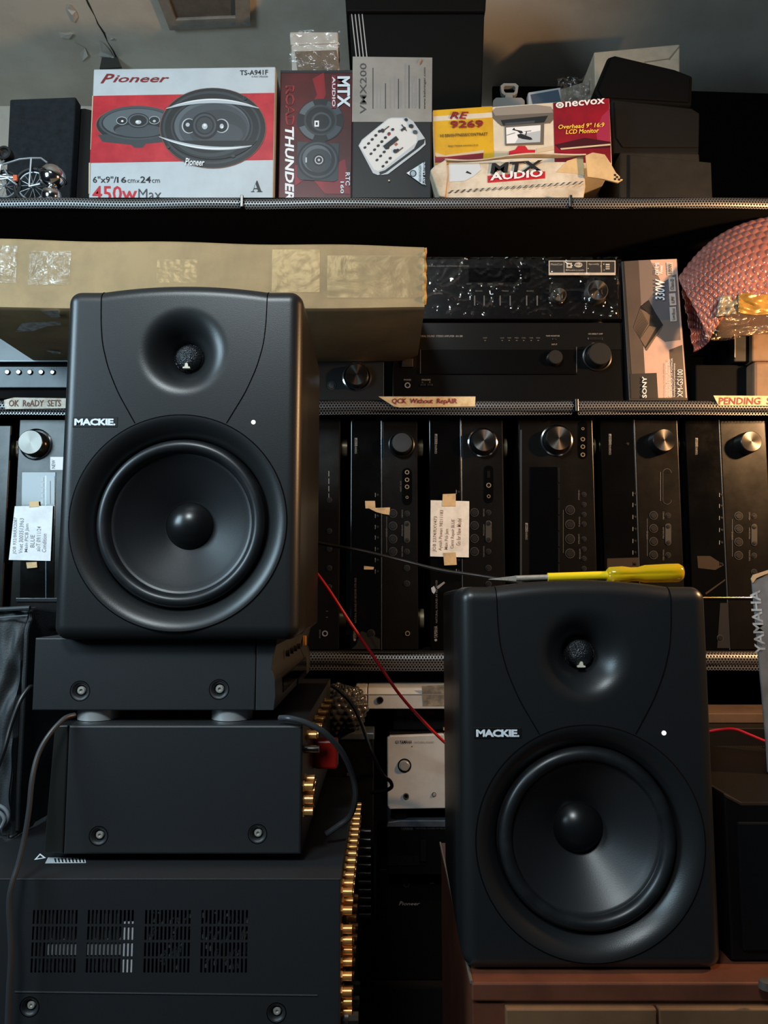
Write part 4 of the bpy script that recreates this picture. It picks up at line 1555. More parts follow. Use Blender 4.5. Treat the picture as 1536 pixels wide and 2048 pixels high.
b.tube([(cx_, 0, cz_ - 0.012), wp(4, 334, -0.006)], 0.002, 8, smooth=False)
b.build('lamp_stem', WIRE, t.o)
t = T('chrome_ornament', 'shiny chrome ball ornament beside the toy bicycle', 'ornament', 103, 391, 1.405, ZT + 0.0008)
x, z = t.L(104, 355)
m_ = t.m
def ball(cx, cy, r, name, mat_=CHR, lo_=0.0):
    x, z = t.L(cx, cy)
    R = r * t.m
    b = MB()
    n = 16
    pr = []
    for i in range(n + 1):
        a = -pi / 2 + pi * i / n
        pr.append((max(R * cos(a), 0.0001), R * sin(a)))
    vv, fs = [], []
    k = 32
    for r_, zz in pr:
        for j in range(k):
            a = 2 * pi * j / k
            vv.append((x + r_ * cos(a), r_ * sin(a) + 0.0, max(0.0, z + zz)))
    for i in range(n):
        for j in range(k):
            fs.append((i * k + j, i * k + (j + 1) % k, (i + 1) * k + (j + 1) % k, (i + 1) * k + j))
    b.add(vv, fs)
    return b.build(name, mat_, t.o, smooth=True)
ball(105, 354, 25, 'ball')
ball(103, 392, 19, 'base')
b = MB()
xx, zz = t.L(105, 353)
pts = [(xx + 0.0265 * cos(a), 0.0265 * sin(a), zz + 0.0005 - 0.35 * 0.0265 * cos(a)) for a in [2 * pi * i / 40 for i in range(41)]]
b.tube(pts, 0.0011, 6, smooth=False)
b.build('seam_band', mat('seam_band', (60, 58, 54), 0.35, metal=0.8), t.o, smooth=True)

# dark scrap hanging from the ceiling at the end of the crack
q = onz(221, 113, HC)
t = T('board_scrap', 'small dark scrap hanging from the ceiling at the end of the crack', 'scrap', 221, 113, q.y, HC)
t.prism('scrap', [(199, 137), (243, 134), (234, 113), (204, 113)], 0.0, 0.006, mat('scrap_dark', (50, 47, 42), 0.8))

# black sheet added to stand for the shadowed wall behind the top shelf
t = T('wall_shade_sheet', 'large matt black sheet added in place of the shadowed wall behind the stacked speakers', 'board', 1290, 391, 2.06, ZT + 0.0008)
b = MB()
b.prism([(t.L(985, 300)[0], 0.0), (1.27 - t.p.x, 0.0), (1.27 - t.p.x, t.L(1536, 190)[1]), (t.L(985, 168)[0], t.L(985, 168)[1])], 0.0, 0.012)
b.build('panel', mat('wall_shade_black', (6, 6, 6), 0.9, spec=0.05), t.o, bevel=0.001)

# ------------------------------------------------------------------ middle shelf
YA = 1.40
EPS = 0.0010
PRT = mat('panel_print', (150, 146, 138), 0.5)
PRD = mat('panel_print_dim', (96, 93, 88), 0.5)

# slim unit with a volume knob, right of the left monitor
ZMs = ZM + EPS
t = T('mini_amplifier', 'slim dark unit with spun volume knob beside the left monitor', 'amplifier', 700, 797, 1.389, ZMs)
zk = t.L(700, 723)[1]
t.rect('front_panel', 310, 723, 768, 800, 0.0, 0.010, mat('panel_slate', (36, 38, 40), 0.35), bevel=0.001, base=True)
b = MB()
b.box(t.L(314, 760)[0], t.L(764, 760)[0], 0.0105, 0.30, 0.002, zk - 0.0015)
b.build('case', BLK2, t.o, bevel=0.001)
t.knob('volume_knob', 714, 754, 24, 0.018, KNOBM, ring=CHR, face=KFACE)
t.button('select_button', 663, 771, 6.5, mat('grey_button', (70, 74, 76), 0.3), DGRY)
t.text('VOLUME', (705, 725.5, 722, 728.5), PRT)

# button unit at the far left
SLATE = mat('front_slate', (92, 102, 108), 0.42, var=0.12, vscale=40)
t = T('tape_deck', 'grey-blue unit with small round buttons at the far left middle shelf', 'player', 30, 797, 1.389, ZMs)
t.rect('front_panel', -250, 733, 214, 775, 0.0, 0.008, SLATE, bevel=0.001)
t.rect('upper_panel', -250, 669, 214, 725, -0.004, 0.010, mat('front_slate_dark', (56, 64, 70), 0.3, var=0.2, vscale=30), bevel=0.0015)
b = MB()
z6 = t.L(0, 668)[1]
b.box(t.L(-246, 700)[0], t.L(210, 700)[0], 0.0105, 0.30, 0.006, z6)
b.build('case', BLK3, t.o, bevel=0.001)
for fx in (-200, 160):
    for fy in (0.03, 0.27):
        o = MB()
        o.cyl((t.L(fx, 780)[0], fy, 0), (t.L(fx, 780)[0], fy, 0.006), 0.014, None, 20)
        o.build('foot', BLK2, t.o, smooth=True)
for i, px in enumerate((-7, 16, 38.5, 61, 83.5, 106.5)):
    t.button('button', px, 745, 4.2, CHR, BLK3, h=0.004)
    t.text(['MENU', 'DISPLAY', 'TUNE', 'MEMORY', 'CLEAR', 'FM'][i], (px - 6, 736, px + 6, 738.6), PRT)
t.decal('trim_line', [(LGR, R4(-250, 722.5, 214, 724.5))], d=0.0046)

# stereo amplifier
t = T('stereo_amplifier', 'wide black stereo amplifier below the film wrapped receiver', 'amplifier', 1015, 797, YA, ZMs)
zt_ = t.L(1000, 646)[1]
b = MB()
b.box(t.L(789, 700)[0], t.L(1243, 700)[0], 0.0125, 0.32, 0.003, zt_ - 0.004)
b.build('case', BLK2, t.o, bevel=0.0015)
fp = t.prism('front_panel', [(785, 800), (1247, 800), (1245, 668), (830, 668), (786, 690)], 0.0, 0.012, mat('amp_front', (12, 12, 12), 0.26, spec=0.3), bevel=0.001, base=True)
b = MB()
for i in range(58):
    x = t.L(880 + i * 5.6, 655)[0]
    b.box(x, x + 0.0026, 0.008, 0.0125, t.L(880, 660)[1], t.L(880, 653)[1])
o = b.build('vent_slots', BLK3, t.o)
o['kind'] = 'stuff'
t.rect('upper_band', 832, 646, 1244, 700, -0.0012, -0.0001, mat('amp_band', (17, 17, 17), 0.28, spec=0.3), bevel=0.0006)
t.rect('door_panel', 841, 700, 1153, 749, -0.003, -0.0001, mat('amp_door', (8, 8, 8), 0.22, spec=0.3), bevel=0.0006)
t.decal('door_outline', [(DGRY, R4(840, 700, 841.5, 748)), (DGRY, R4(1151.5, 695, 1153, 745))], d=0.0034)
t.knob('volume_knob', 1194, 714, 24, 0.022, mat('knob_dark', (40, 39, 37), 0.3), ring=KNOBM)
t.knob('input_knob', 1108, 718, 15.5, 0.014, mat('knob_dark', (40, 39, 37), 0.3), ring=BLK3)
t.rect('power_button', 804, 718, 826, 735, -0.004, 0.0, mat('button_grey', (38, 38, 38), 0.35), bevel=0.0012)
t.rect('tape_switch', 1175, 675, 1205, 681, -0.003, 0.0, KNOBM, bevel=0.001)
t.rect('monitor_switch', 1104, 677, 1112, 681, -0.003, 0.0, KNOBM, bevel=0.001)
for bx in (846, 860):
    t.rect('speaker_switch', bx - 5, 768, bx + 5, 773, -0.003, 0.0, KNOBM, bevel=0.001)
t.jack('phones_jack', 815, 771, 6, SIL, BLK3)
t.text('NATURAL SOUND  STEREO AMPLIFIER  AX-380', (833, 671, 925, 675), PRT, d=0.002)
for x in (970, 1004, 1018, 1033, 1047, 1062, 1076):
    t.text(['DISP', 'AUX', 'TAPE', 'MD', 'CD', 'TUNER', 'PHONO'][[970, 1004, 1018, 1033, 1047, 1062, 1076].index(x)], (x - 4, 675, x + 4, 678), PRD, d=0.002)
    t.decal('indicator_mark', [(PRD, R4(x - 1.5, 681, x + 1.5, 682.5))], d=0.002)
t.text('TAPE MONITOR', (1091, 671, 1119, 674), PRT, d=0.002)
t.text('CD DIRECT AMP', (1176, 667, 1205, 670), PRT, d=0.002)
t.text('INPUT', (1103, 688, 1114, 691), PRT, d=0.002)
t.text('VOLUME', (1183, 686, 1199, 689), PRT, d=0.002)
t.text('PHONES', (808, 758.5, 822, 761.5), PRT)
t.text('SPEAKERS', (843, 758.5, 861, 761.5), PRT)
t.text('A       B', (843, 763.5, 861, 766), PRD)

# film wrapped network receiver standing on the amplifier
zrec = ZMs + zt_ - 0.004 + 0.0008
t = T('network_receiver', 'black network receiver wrapped in clear film on top of the stereo amplifier', 'receiver', 1000, 645, YA - 0.004, zrec)
zh = t.L(1000, 517)[1]
zo = t.L(1000, 638)[1]
b = MB()
b.box(t.L(786, 580)[0], t.L(1240, 580)[0], 0.0105, 0.31, zo, zh - 0.001)
b.build('case', BLK2, t.o, bevel=0.001)
t.rect('front_panel', 783, 518, 1243, 638, 0.0, 0.010, mat('receiver_front', (13, 13, 14), 0.25, spec=0.3), bevel=0.001)
for fx in (820, 1200):
    for fy in (0.03, 0.26):
        o = MB()
        o.cyl((t.L(fx, 640)[0], fy, 0), (t.L(fx, 640)[0], fy, zo), 0.016, None, 20)
        o.build('foot', BLK2, t.o, smooth=True)
t.rect('display_window', 937, 536, 1060, 564, -0.0012, 0.0, mat('display_black', (6, 6, 7), 0.1), bevel=0.0004)
t.knob('volume_knob', 1190, 588, 22, 0.020, mat('knob_grey', (70, 68, 66), 0.35), face=KFACE)
t.knob('select_knob', 1116, 594, 15, 0.013, mat('knob_grey', (70, 68, 66), 0.35), face=KFACE)
for x in (949, 968, 1000, 1020, 1053, 1074):
    t.rect('control_bar', x - 1, 592, x + 1.2, 612, -0.0022, 0.0, PRD)
t.text('NATURAL SOUND NETWORK RECEIVER', (850, 531, 938, 534.5), PRD, d=0.0014)
for i, x in enumerate((938, 960, 980, 1002)):
    t.text(['INPUT', 'TUNER', 'MEMORY', 'PRESET'][i], (x - 5, 567, x + 5, 570), PRD, d=0.0014)
for i, x in enumerate((958, 1010, 1060)):
    t.text(['BASS', 'TREBLE', 'BALANCE'][i], (x - 7, 581, x + 7, 584), PRD, d=0.0014)
t.text('SPEAKERS', (868, 586, 885, 589), PRD, d=0.0014)
STK = mat('sticker_pale', (196, 184, 166), 0.5)
stk = t.rect('feature_sticker', 1096, 524, 1229, 553, -0.0065, -0.006, STK)
lay = [(mat('sticker_dark', (40, 38, 36), 0.5), R4(1098, 526, 1227, 548))]
for x in (1126, 1171, 1200):
    lay.append((STK, R4(x, 526, x + 1, 548)))
lay += [(STK, R4(1131, 529, 1142, 539)), (mat('sticker_dark', (40, 38, 36), 0.5), R4(1134, 532, 1139, 536)), (STK, ell(1155, 533, 8, 5)), (STK, R4(1209, 531, 1217, 534)), (STK, R4(1209, 536, 1217, 538)), (STK, R4(1209, 540, 1217, 542))]
t.decal('sticker_print', lay, d=0.0067, parent=stk)
t.text('MusicCast', (1100, 530, 1123, 534), STK, d=0.0078, parent=stk)
t.text('Wi-Fi', (1148, 531, 1162, 535.5), BLKP, d=0.0078, parent=stk)
t.text('Bluetooth', (1130, 542, 1166, 545), STK, d=0.0078, parent=stk)
t.text('Spotify', (1175, 530, 1196, 534), STK, d=0.0078, parent=stk)
# wrinkled film
b = MB()
def film(u, v):
    px = 779 + 462 * u
    py = 512 + 130 * v
    x, z = t.L(px, py)
    s_ = 0
    q = Vector((u * 9, v * 3, 1.3))
    rid = 1 - abs(noise.noise(q)) * 2.2
    rid2 = 1 - abs(noise.noise(Vector((u * 22 + v * 6, v * 4 - u * 3, 4.1)))) * 2.4
    edge = min(u, 1 - u, v * 0.4, (1 - v) * 0.4) * 40
    y = -0.009 - 0.005 * max(0, rid) ** 14 - 0.0030 * max(0, rid2) ** 16
    if edge < 1:
        y += 0.012 * (1 - edge) ** 2
    if 0.84 < u < 0.93 and 0.35 < v < 0.85:
        y -= 0.016 * sin((u - 0.84) / 0.09 * pi) * sin((v - 0.35) / 0.5 * pi)
    if 0.69 < u < 0.75 and 0.45 < v < 0.80:
        y -= 0.010 * sin((u - 0.69) / 0.06 * pi) * sin((v - 0.45) / 0.35 * pi)
    return (x, y, z)
b.grid(film, 150, 44)
b.build('clear_film', film_mat('wrap_film', (240, 232, 220), 0.02, 0.05, 0.03, 14), t.o, smooth=True)
b = MB()
for i in range(5):
    cx_ = 846 + i * 5
    b.cyl((t.L(cx_, 0)[0] * 0 + t.L(cx_ + 130, 655)[0], -0.002, t.L(900, 656)[1]), (t.L(cx_ + 132, 650)[0], -0.003, t.L(900, 648)[1]), 0.0003, None, 5)
# amplifier carton with a picture of a finned amplifier
YSn = 1.392
t = T('amplifier_carton', 'tall grey and mauve carton printed with a finned car amplifier', 'box', 1312, 797, YSn, ZMs)
MAUV = mat('carton_mauve', (204, 168, 150), 0.4, var=0.1, vscale=10, metal=0.1)
TAUP = mat('carton_taupe', (78, 66, 58), 0.45, var=0.15, vscale=12)
t.prism('carton', [(1258, 800), (1376, 800), (1355, 517), (1243, 522)], 0.0, 0.30, BLKP, bevel=0.0012, base=True)
GRE = mat('print_mid_taupe', (112, 98, 90), 0.45)
lay = [(MAUV, [(1276, 521), (1353, 518), (1374, 796), (1292, 796)]), (TAUP, [(1248, 523), (1277, 521), (1290, 750), (1263, 750)]), (GRE, [(1277, 521), (1300, 520), (1320, 560), (1300, 600), (1282, 610)]), (GRE, [(1312, 600), (1354, 560), (1361, 680), (1330, 684), (1310, 670)]),
       (mat('print_dusk', (92, 88, 92), 0.45), [(1296, 600), (1318, 570), (1352, 548), (1356, 600), (1350, 640), (1318, 640)]), (BLKP, [(1260, 748), (1313, 746), (1316, 797), (1262, 797)]),
       (TAUP, [(1338, 700), (1364, 690), (1371, 796), (1345, 797)])]
AMB = mat('print_amp_dark', (34, 30, 28), 0.4)
AML = mat('print_amp_tan', (104, 86, 70), 0.4)
lay += [(AMB, [(1266, 655), (1281, 612), (1297, 600), (1310, 625), (1326, 650), (1312, 672), (1293, 702), (1290, 698), (1278, 675)]), (AML, [(1267, 656), (1280, 618), (1300, 628), (1298, 650), (1280, 676)]), (AML, [(1280, 678), (1298, 652), (1312, 655), (1290, 694)])]
for i in range(10):
    s_ = i / 10
    x0_, y0_ = 1268 + 12 * s_, 657 + 20 * s_
    lay.append((AMB, [(x0_, y0_), (x0_ + 13 + 4 * s_, y0_ - 38 + 10 * s_), (x0_ + 14 + 4 * s_, y0_ - 38 + 10 * s_), (x0_ + 1, y0_)]))
lay += [(AMB, [(1281, 614), (1298, 602), (1303, 622), (1299, 630), (1291, 622)]), (AML, [(1290, 698), (1312, 668), (1325, 651), (1323, 656), (1311, 674), (1293, 702)])]
for (ya, yb, xa) in ((526, 552, 1332), (556, 584, 1336), (588, 612, 1337), (615, 644, 1338)):
    lay.append((mat('badge_pale', (190, 176, 166), 0.45), [(xa, ya), (xa + 13, ya - 1), (xa + 15, yb - 1), (xa + 2, yb)]))
t.decal('printed_picture', lay, d=0.0005, step=0.00006)
t.text('330W', (1309, 560, 1328, 602), WHT, rot=90, bold=0.02, shear=0.2, d=0.0042)
t.text('CEA RMS', (1309, 527, 1317, 552), WHT, rot=90, bold=0.01, shear=0.2, d=0.0042)
t.text('Power', (1318, 532, 1324, 549), WHT, rot=90, bold=0.01, shear=0.2, d=0.0042)
for st, (x0_, y0_, x1_, y1_) in (('100W', (1335, 529, 1342, 549)), ('Class-D', (1339, 559, 1346, 581)), ('LPF', (1341, 594, 1347, 607)), ('Low Boost', (1342, 618, 1348, 641))):
    t.text(st, (x0_, y0_, x1_, y1_), BLKP, rot=90, bold=0.01, d=0.0042)
t.text('SONY', (1283, 754, 1292, 797), WHT, rot=90, bold=0.02, d=0.0042)
t.text('XM-GS100', (1353, 740, 1364, 795), WHT, rot=90, bold=0.0, d=0.0042)
for i, (st, y0_) in enumerate((('MONAURAL POWER AMPLIFIER', 726), ('AMPLIFICATEUR DE PUISSANCE MONO', 720), ('AMPLIFICADOR DE POTENCIA', 718), ('Installation/Connections', 728))):
    t.text(st, (1330 + i * 5, y0_, 1333.5 + i * 5, 795), WHT, rot=90, d=0.0042)

# long cardboard box resting across the small units
YCB = 1.125
t = T('cardboard_box', 'long brown cardboard box with tape sticking out over the middle shelf', 'box', 430, 605, YCB)
zb0 = zk + ZMs - t.p.z + 0.001
CARDI = mat('cardboard_edge', (196, 152, 84), 0.7, var=0.3, vscale=60)
x0 = t.L(-90, 600)[0]
x1 = t.L(849, 600)[0]
ztl, ztr = t.L(-90, 475)[1], t.L(849, 491)[1]
b = MB()
N = 60
def cb(x, zf, y):
    return x
fr_, bk_ = [], []
# slightly sagging box body built as a lofted section so that its edges stay uneven
secs = []
for i in range(N + 1):
    u = i / N
    x = x0 + (x1 - x0) * u
    ztp = ztl + (ztr - ztl) * u + 0.0012 * sin(u * 17)
    zbt = zb0 + 0.0012 * sin(u * 13 + 1)
    yb = 0.262 - 0.006 * sin(u * 5)
    crush = max(0, (u - 0.94) / 0.06)
    yb -= 0.035 * crush ** 2
    r = 0.010
    sec = [(r * 0.9 - 0.001, zbt), (0.002, zbt + r * 0.35), (0.0 + 0.002 * sin(u * 9), zbt + r), (0.0, ztp - 0.004), (0.004, ztp), (yb, ztp + 0.002), (yb + 0.0, zbt)]
    secs.append([(x, y, z) for y, z in sec])
k = len(secs[0])
for s_ in secs:
    b.v += s_
for i in range(N):
    for j in range(k):
        j2 = (j + 1) % k
        b.f.append((i * k + j, (i + 1) * k + j, (i + 1) * k + j2, i * k + j2))
        b.mi.append(0)
b.f.append(tuple(range(k)))
b.mi.append(0)
b.f.append(tuple(N * k + j for j in range(k - 1, -1, -1)))
b.mi.append(0)
b.build('carton', CARD, t.o, smooth=True, angle=40)
# torn corrugated right edge
b = MB()
pts = []
for i in range(15):
    py = 494 + i * 8
    x, z = t.L(848 + 1.0 * sin(i * 1.7), py)
    pts.append((x + 0.001, 0.003 + 0.003 * sin(i * 2.3), z))
b.tube(pts, 0.0034, 6)
b.build('torn_edge', CARDI, t.o, smooth=True)
CTAPE = film_mat('packing_tape', (225, 225, 220), 0.08, 0.14, 0.55, 55)
for (xa, ya, xb2, yb2) in ((-40, 492, 36, 566), (60, 503, 143, 570), (315, 520, 395, 566), (655, 512, 848, 596), (545, 500, 640, 585)):
    b = MB()
    b.grid(lambda u, v: (t.L(xa + (xb2 - xa) * u, ya)[0], -0.0016 + 0.0009 * noise.noise(Vector((u * 8, v * 8, xa))), t.L(xa, ya + (yb2 - ya) * v)[1]), 24, 16)
    b.build('packing_tape', CTAPE if xa < 200 else film_mat('packing_tape_dull', (190, 165, 120), 0.03, 0.35, 0.12, 18), t.o, smooth=True)
b = MB()
for poly in ([(82, 622), (116, 621), (121, 634), (104, 635)], [(44, 646), (122, 642), (122, 650), (96, 652), (66, 662), (30, 664)], [(92, 701), (121, 704), (121, 708), (104, 706)]):
    q = [onz(x, y, t.p.z + zb0 - 0.0022) - t.p for x, y in poly]
    b.add([tuple(v) for v in q], [tuple(range(len(q)))])
o = b.build('tape_glint', mat('tape_glint', (225, 230, 234), 0.3, var=0.5, vscale=90, rgb2=(120, 105, 88)), t.o)  # light glinting off glossy tape underneath, painted as pale patches
o['kind'] = 'stuff'

# ------------------------------------------------------------------ bubble wrapped parcel and boxes, right end of middle shelf
DBX = mat('dark_box', (14, 13, 12), 0.45, spec=0.3)
BRB = mat('brown_box', (120, 92, 68), 0.6, var=0.3, vscale=18, rgb2=(92, 70, 52))
t = T('brown_carton', 'lower worn brown box at the right end of the middle shelf', 'box', 1560, 797, 1.40, ZMs)
t.rect('carton', 1508, 722, 1640, 800, 0.0, 0.16, BRB, bevel=0.006, base=True)
zz1 = ZMs + t.L(1508, 722)[1] + 0.0008
t = T('brown_carton', 'upper plain brown box below the bubble wrapped parcel', 'box', 1560, 721, 1.405, zz1)
t.rect('carton', 1504, 666, 1640, 722, 0.0, 0.15, BRB, bevel=0.003, base=True)
t = T('black_case', 'small black case beside the two brown boxes', 'case', 1440, 797, 1.42, ZMs)
t.rect('lower_body', 1395, 726, 1500, 800, 0.01, 0.16, BLK3, bevel=0.003, base=True)
t.rect('upper_body', 1466, 672, 1500, 725, -0.004, 0.14, DBX, bevel=0.002)
t.rect('metal_edge', 1465, 672, 1468, 718, -0.008, -0.004, NICK, bevel=0.0005)

def bez(net, u, v):
    def B(t_):
        return ((1 - t_) ** 3, 3 * t_ * (1 - t_) ** 2, 3 * t_ * t_ * (1 - t_), t_ ** 3)
    bu, bv = B(u), B(v)
    p_ = Vector((0, 0, 0))
    for j in range(4):
        for i in range(4):
            p_ += net[j][i] * (bu[i] * bv[j])
    return p_
PINK = mat('pink_bubble_film', (190, 128, 118), 0.14, trans=0.35, coat=0.6, alpha=0.78, var=0.3, vscale=14, rgb2=(150, 96, 88))
t = T('bubble_wrap_parcel', 'parcel loosely wrapped in pink bubble wrap at the right end', 'parcel', 1480, 680, 1.36)
zpar = zz1 + W(1504, 666, 1.405).z - W(1504, 722, 1.405).z + 0.0008
def bubble_sheet(name, net_px, nu, nv, du, dv, parent, m_, flip=1, amp=0.0032, thick=0.0012):
    net = [[Vector(W(*q)) - t.p for q in row] for row in net_px]
    def fn(u, v):
        p_ = bez(net, u, v)
        e = 0.01
        a = bez(net, min(1, u + e), v) - bez(net, max(0, u - e), v)
        c_ = bez(net, u, min(1, v + e)) - bez(net, u, max(0, v - e))
        n_ = a.cross(c_).normalized() * flip
        r_ = v * dv
        row = math.floor(r_)
        cu = u * du + 0.5 * (row % 2)
        fx_ = cu - math.floor(cu) - 0.5
        fy_ = (r_ - row - 0.5) * 0.9
        d2 = (fx_ * fx_ + fy_ * fy_) / 0.19
        h = amp * sqrt(max(0, 1 - d2)) if d2 < 1 else 0.0
        return p_ + n_ * h
    b = MB()
    b.grid(fn, nu, nv)
    o = b.build(name, m_, parent, smooth=True, angle=80)
    o.modifiers.new('thick', 'SOLIDIFY').thickness = thick
    return o
front = [[(1358, 556, 1.39), (1402, 488, 1.40), (1462, 434, 1.40), (1590, 430, 1.40)],
         [(1366, 584, 1.34), (1408, 522, 1.335), (1476, 462, 1.34), (1600, 456, 1.36)],
         [(1398, 620, 1.325), (1424, 566, 1.31), (1492, 520, 1.30), (1610, 520, 1.31)],
         [(1416, 684, 1.345), (1448, 612, 1.33), (1500, 588, 1.315), (1620, 585, 1.32)]]
bubble_sheet('bubble_wrap', front, 190, 120, 17, 12, t.o, PINK, flip=-1)
side = [[(1358, 556, 1.39), (1366, 560, 1.40), (1378, 572, 1.41), (1392, 592, 1.41)],
        [(1366, 600, 1.40), (1376, 600, 1.42), (1388, 610, 1.42), (1402, 630, 1.42)],
        [(1376, 650, 1.40), (1386, 650, 1.42), (1398, 655, 1.42), (1412, 662, 1.41)],
        [(1386, 704, 1.39), (1394, 702, 1.40), (1404, 698, 1.40), (1418, 684, 1.38)]]
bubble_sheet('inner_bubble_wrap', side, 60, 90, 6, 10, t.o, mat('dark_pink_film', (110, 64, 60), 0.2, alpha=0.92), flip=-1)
# box inside the wrap
b = MB()
q0 = W(1440, 668, 1.42) - t.p
q1 = W(1640, 470, 1.42) - t.p
b.box(q0.x, q1.x, 0.075, 0.20, zpar - t.p.z, q1.z)
b.build('wrapped_box', mat('wrapped_box_brown', (70, 46, 40), 0.6, var=0.3, vscale=20), t.o, bevel=0.003)
# gold tape and clear film hanging at the bottom
GTAPE = mat('golden_tape', (196, 152, 74), 0.22, metal=0.35, bump=0.6, bscale=45, var=0.3, vscale=30)
b = MB()
b.grid(lambda u, v: tuple(Vector(W(1476 + 120 * u, 584 + 42 * v + 5 * sin(u * 5), 1.318 + 0.004 * noise.noise(Vector((u * 6, v * 5, 3))))) - t.p), 40, 20)
o = b.build('gold_tape', GTAPE, t.o, smooth=True)
o.modifiers.new('thick', 'SOLIDIFY').thickness = 0.002
b = MB()
b.grid(lambda u, v: tuple(Vector(W(1440 + 40 * u - 8 * v, 594 + 40 * v - 6 * u, 1.322 + 0.006 * noise.noise(Vector((u * 4, v * 5, 8))))) - t.p), 24, 24)
o = b.build('silver_tape', mat('silver_tape', (150, 140, 122), 0.25, metal=0.3, bump=0.5, bscale=50), t.o, smooth=True)
o.modifiers.new('thick', 'SOLIDIFY').thickness = 0.002
b = MB()
b.grid(lambda u, v: tuple(Vector(W(1408 + 190 * u + 14 * (1 - v), 626 + v * (52 - 10 * u) + 5 * sin(u * 8), 1.335 + 0.012 * noise.noise(Vector((u * 7, v * 4, 1))))) - t.p), 50, 20)
o = b.build('clear_film', film_mat('grey_film', (220, 205, 180), 0.16, 0.16, 0.6, 34), t.o, smooth=True)

# ------------------------------------------------------------------ hand written shelf labels
def shelf_label(label, pts, words, tm, z_edge, ink, box, slope=0.0):
    Y_ = YS - 0.0035
    cx = sum(q[0] for q in pts) / len(pts)
    cy = sum(q[1] for q in pts) / len(pts)
    t = T('shelf_label', label, 'label', cx, cy, Y_, group='paper labels on the middle shelf edge')
    b = MB()
    b.prism([t.L(*q) for q in pts], 0.0, 0.001)
    b.build('paper_strip', tm, t.o)
    t.text(words, box, ink, d=0.0008, slope=slope, bold=0.014, shear=0.08)
    return t
INK = mat('red_ink', (150, 30, 44), 0.6)
INK2 = mat('brown_ink', (110, 58, 34), 0.6)
LAB = mat('label_paper', (232, 206, 158), 0.55, var=0.2, vscale=70, rgb2=(206, 172, 120))
LAB2 = mat('label_paper_grey', (222, 216, 200), 0.55, var=0.3, vscale=70, rgb2=(180, 168, 146))
shelf_label('grey-cream paper label reading ok ready sets left of the monitor', [(8, 800), (28, 795), (160, 797), (160, 816), (30, 818), (10, 818)], 'OK  ReADY  SETS', LAB2, ZM, INK2, (18, 800, 122, 813))
shelf_label('cream paper label in red ink reading without repair', [(757, 793), (951, 793), (950, 813), (800, 815), (788, 813)], 'QCK  Without  RepAIR', LAB, ZM, INK, (784, 797, 914, 810))
shelf_label('yellowish paper label reading pending at the right end', [(1427, 791), (1560, 792), (1560, 812), (1437, 811)], 'PENDING  SETS', LAB, ZM, INK, (1437, 795, 1572, 809))

# ------------------------------------------------------------------ receivers standing on their sides on the lower shelf
YRx = 1.41
ZLs = ZL + EPS
PANEL = mat('receiver_panel', (17, 15, 13), 0.26, rvar=0.06, vscale=10, spec=0.3)
BTN = mat('receiver_button', (30, 29, 28), 0.3)
BTR = mat('button_rim', (66, 64, 60), 0.3)
LINE = mat('accent_line', (110, 118, 126), 0.25, metal=0.8)
PRT2 = mat('receiver_print', (138, 132, 122), 0.5)

def receiver(label, x0, x1, ytop, split=None, foot_py=(888, 1240), depth=0.31, lean=0.0):
    t = T('av_receiver', label, 'receiver', (x0 + x1) / 2, 1303, YRx, ZLs, group='receivers standing on their sides')
    zt = t.L(x0, ytop)[1]
    xa, xb_ = t.L(x0, 1100)[0], t.L(x1, 1100)[0]
    b = MB()
    b.box(xa + 0.003, xb_ - 0.003, 0.0125, depth, 0.002, zt - 0.003)
    b.build('case', BLK2, t.o, bevel=0.001)
    if split:
        xs = t.L(split, 1100)[0]
        b = MB()
        b.box(xa, xs - 0.0012, 0.0, 0.012, 0.0, zt)
        b.build('display_panel', GLOSS, t.o, bevel=0.0012)
        b = MB()
        b.box(xs + 0.0012, xb_, 0.0, 0.012, 0.0, zt - 0.002)
        b.build('front_panel', PANEL, t.o, bevel=0.0022, bseg=3)
        b = MB()
        b.box(xs - 0.0011, xs + 0.0011, -0.0008, 0.011, 0.0, zt - 0.001)
        b.build('accent_strip', LINE, t.o, bevel=0.0006)
    else:
        b = MB()
        b.box(xa, xb_, 0.0, 0.012, 0.0, zt)
        b.build('front_panel', PANEL, t.o, bevel=0.0022, bseg=3)
    for py in foot_py:
        b = MB()
        z = t.L(x1, py)[1]
        for yy in (0.045,):
            b.cyl((xb_ - 0.003, yy, z), (xb_ + 0.012, yy, z), 0.0205, 0.0195, 32)
            b.build('foot', BRASSF, t.o, smooth=True)
    return t

def jack_strip(t, cx, ys, y0, y1, w=10, usb=None):
    b = MB()
    pts = []
    for i in range(13):
        a = pi + pi * i / 12
        pts.append((cx + w * cos(a), y0 + w + w * sin(a)))
    for i in range(13):
        a = pi * i / 12
        pts.append((cx + w * cos(a), y1 - w + w * sin(a)))
    b.prism([t.L(*q) for q in pts], -0.0010, 0.0)
    o = b.build('socket_strip', GLOSS, t.o)
    for (yy, r) in ys:
        t.jack('socket', cx, yy, r, BRASSF, BLK3, y=-0.0012)
    if usb:
        t.rect('usb_port', cx - 3, usb[0], cx + 3, usb[1], -0.002, -0.001, BLK3)
    return o

def pill(t, cx, y0, y1, w=6):
    pts = []
    for i in range(13):
        a = pi + pi * i / 12
        pts.append((cx + w * cos(a), y0 + w + w * sin(a)))
    for i in range(13):
        a = pi * i / 12
        pts.append((cx + w * cos(a), y1 - w + w * sin(a)))
    b = MB()
    b.prism([t.L(*q) for q in pts], -0.0015, 0.0)
    o = b.build('rocker_button', BTR, t.o, bevel=0.0004)
    for yy in (y0 + w, y1 - w):
        x, z = t.L(cx, yy)
        b = MB()
        b.lathe([(4 * t.m, -0.0015), (4 * t.m, -0.0028), (0.0001, -0.003)], x, z, 18)
        b.build('button_cap', BTN, o, smooth=True)

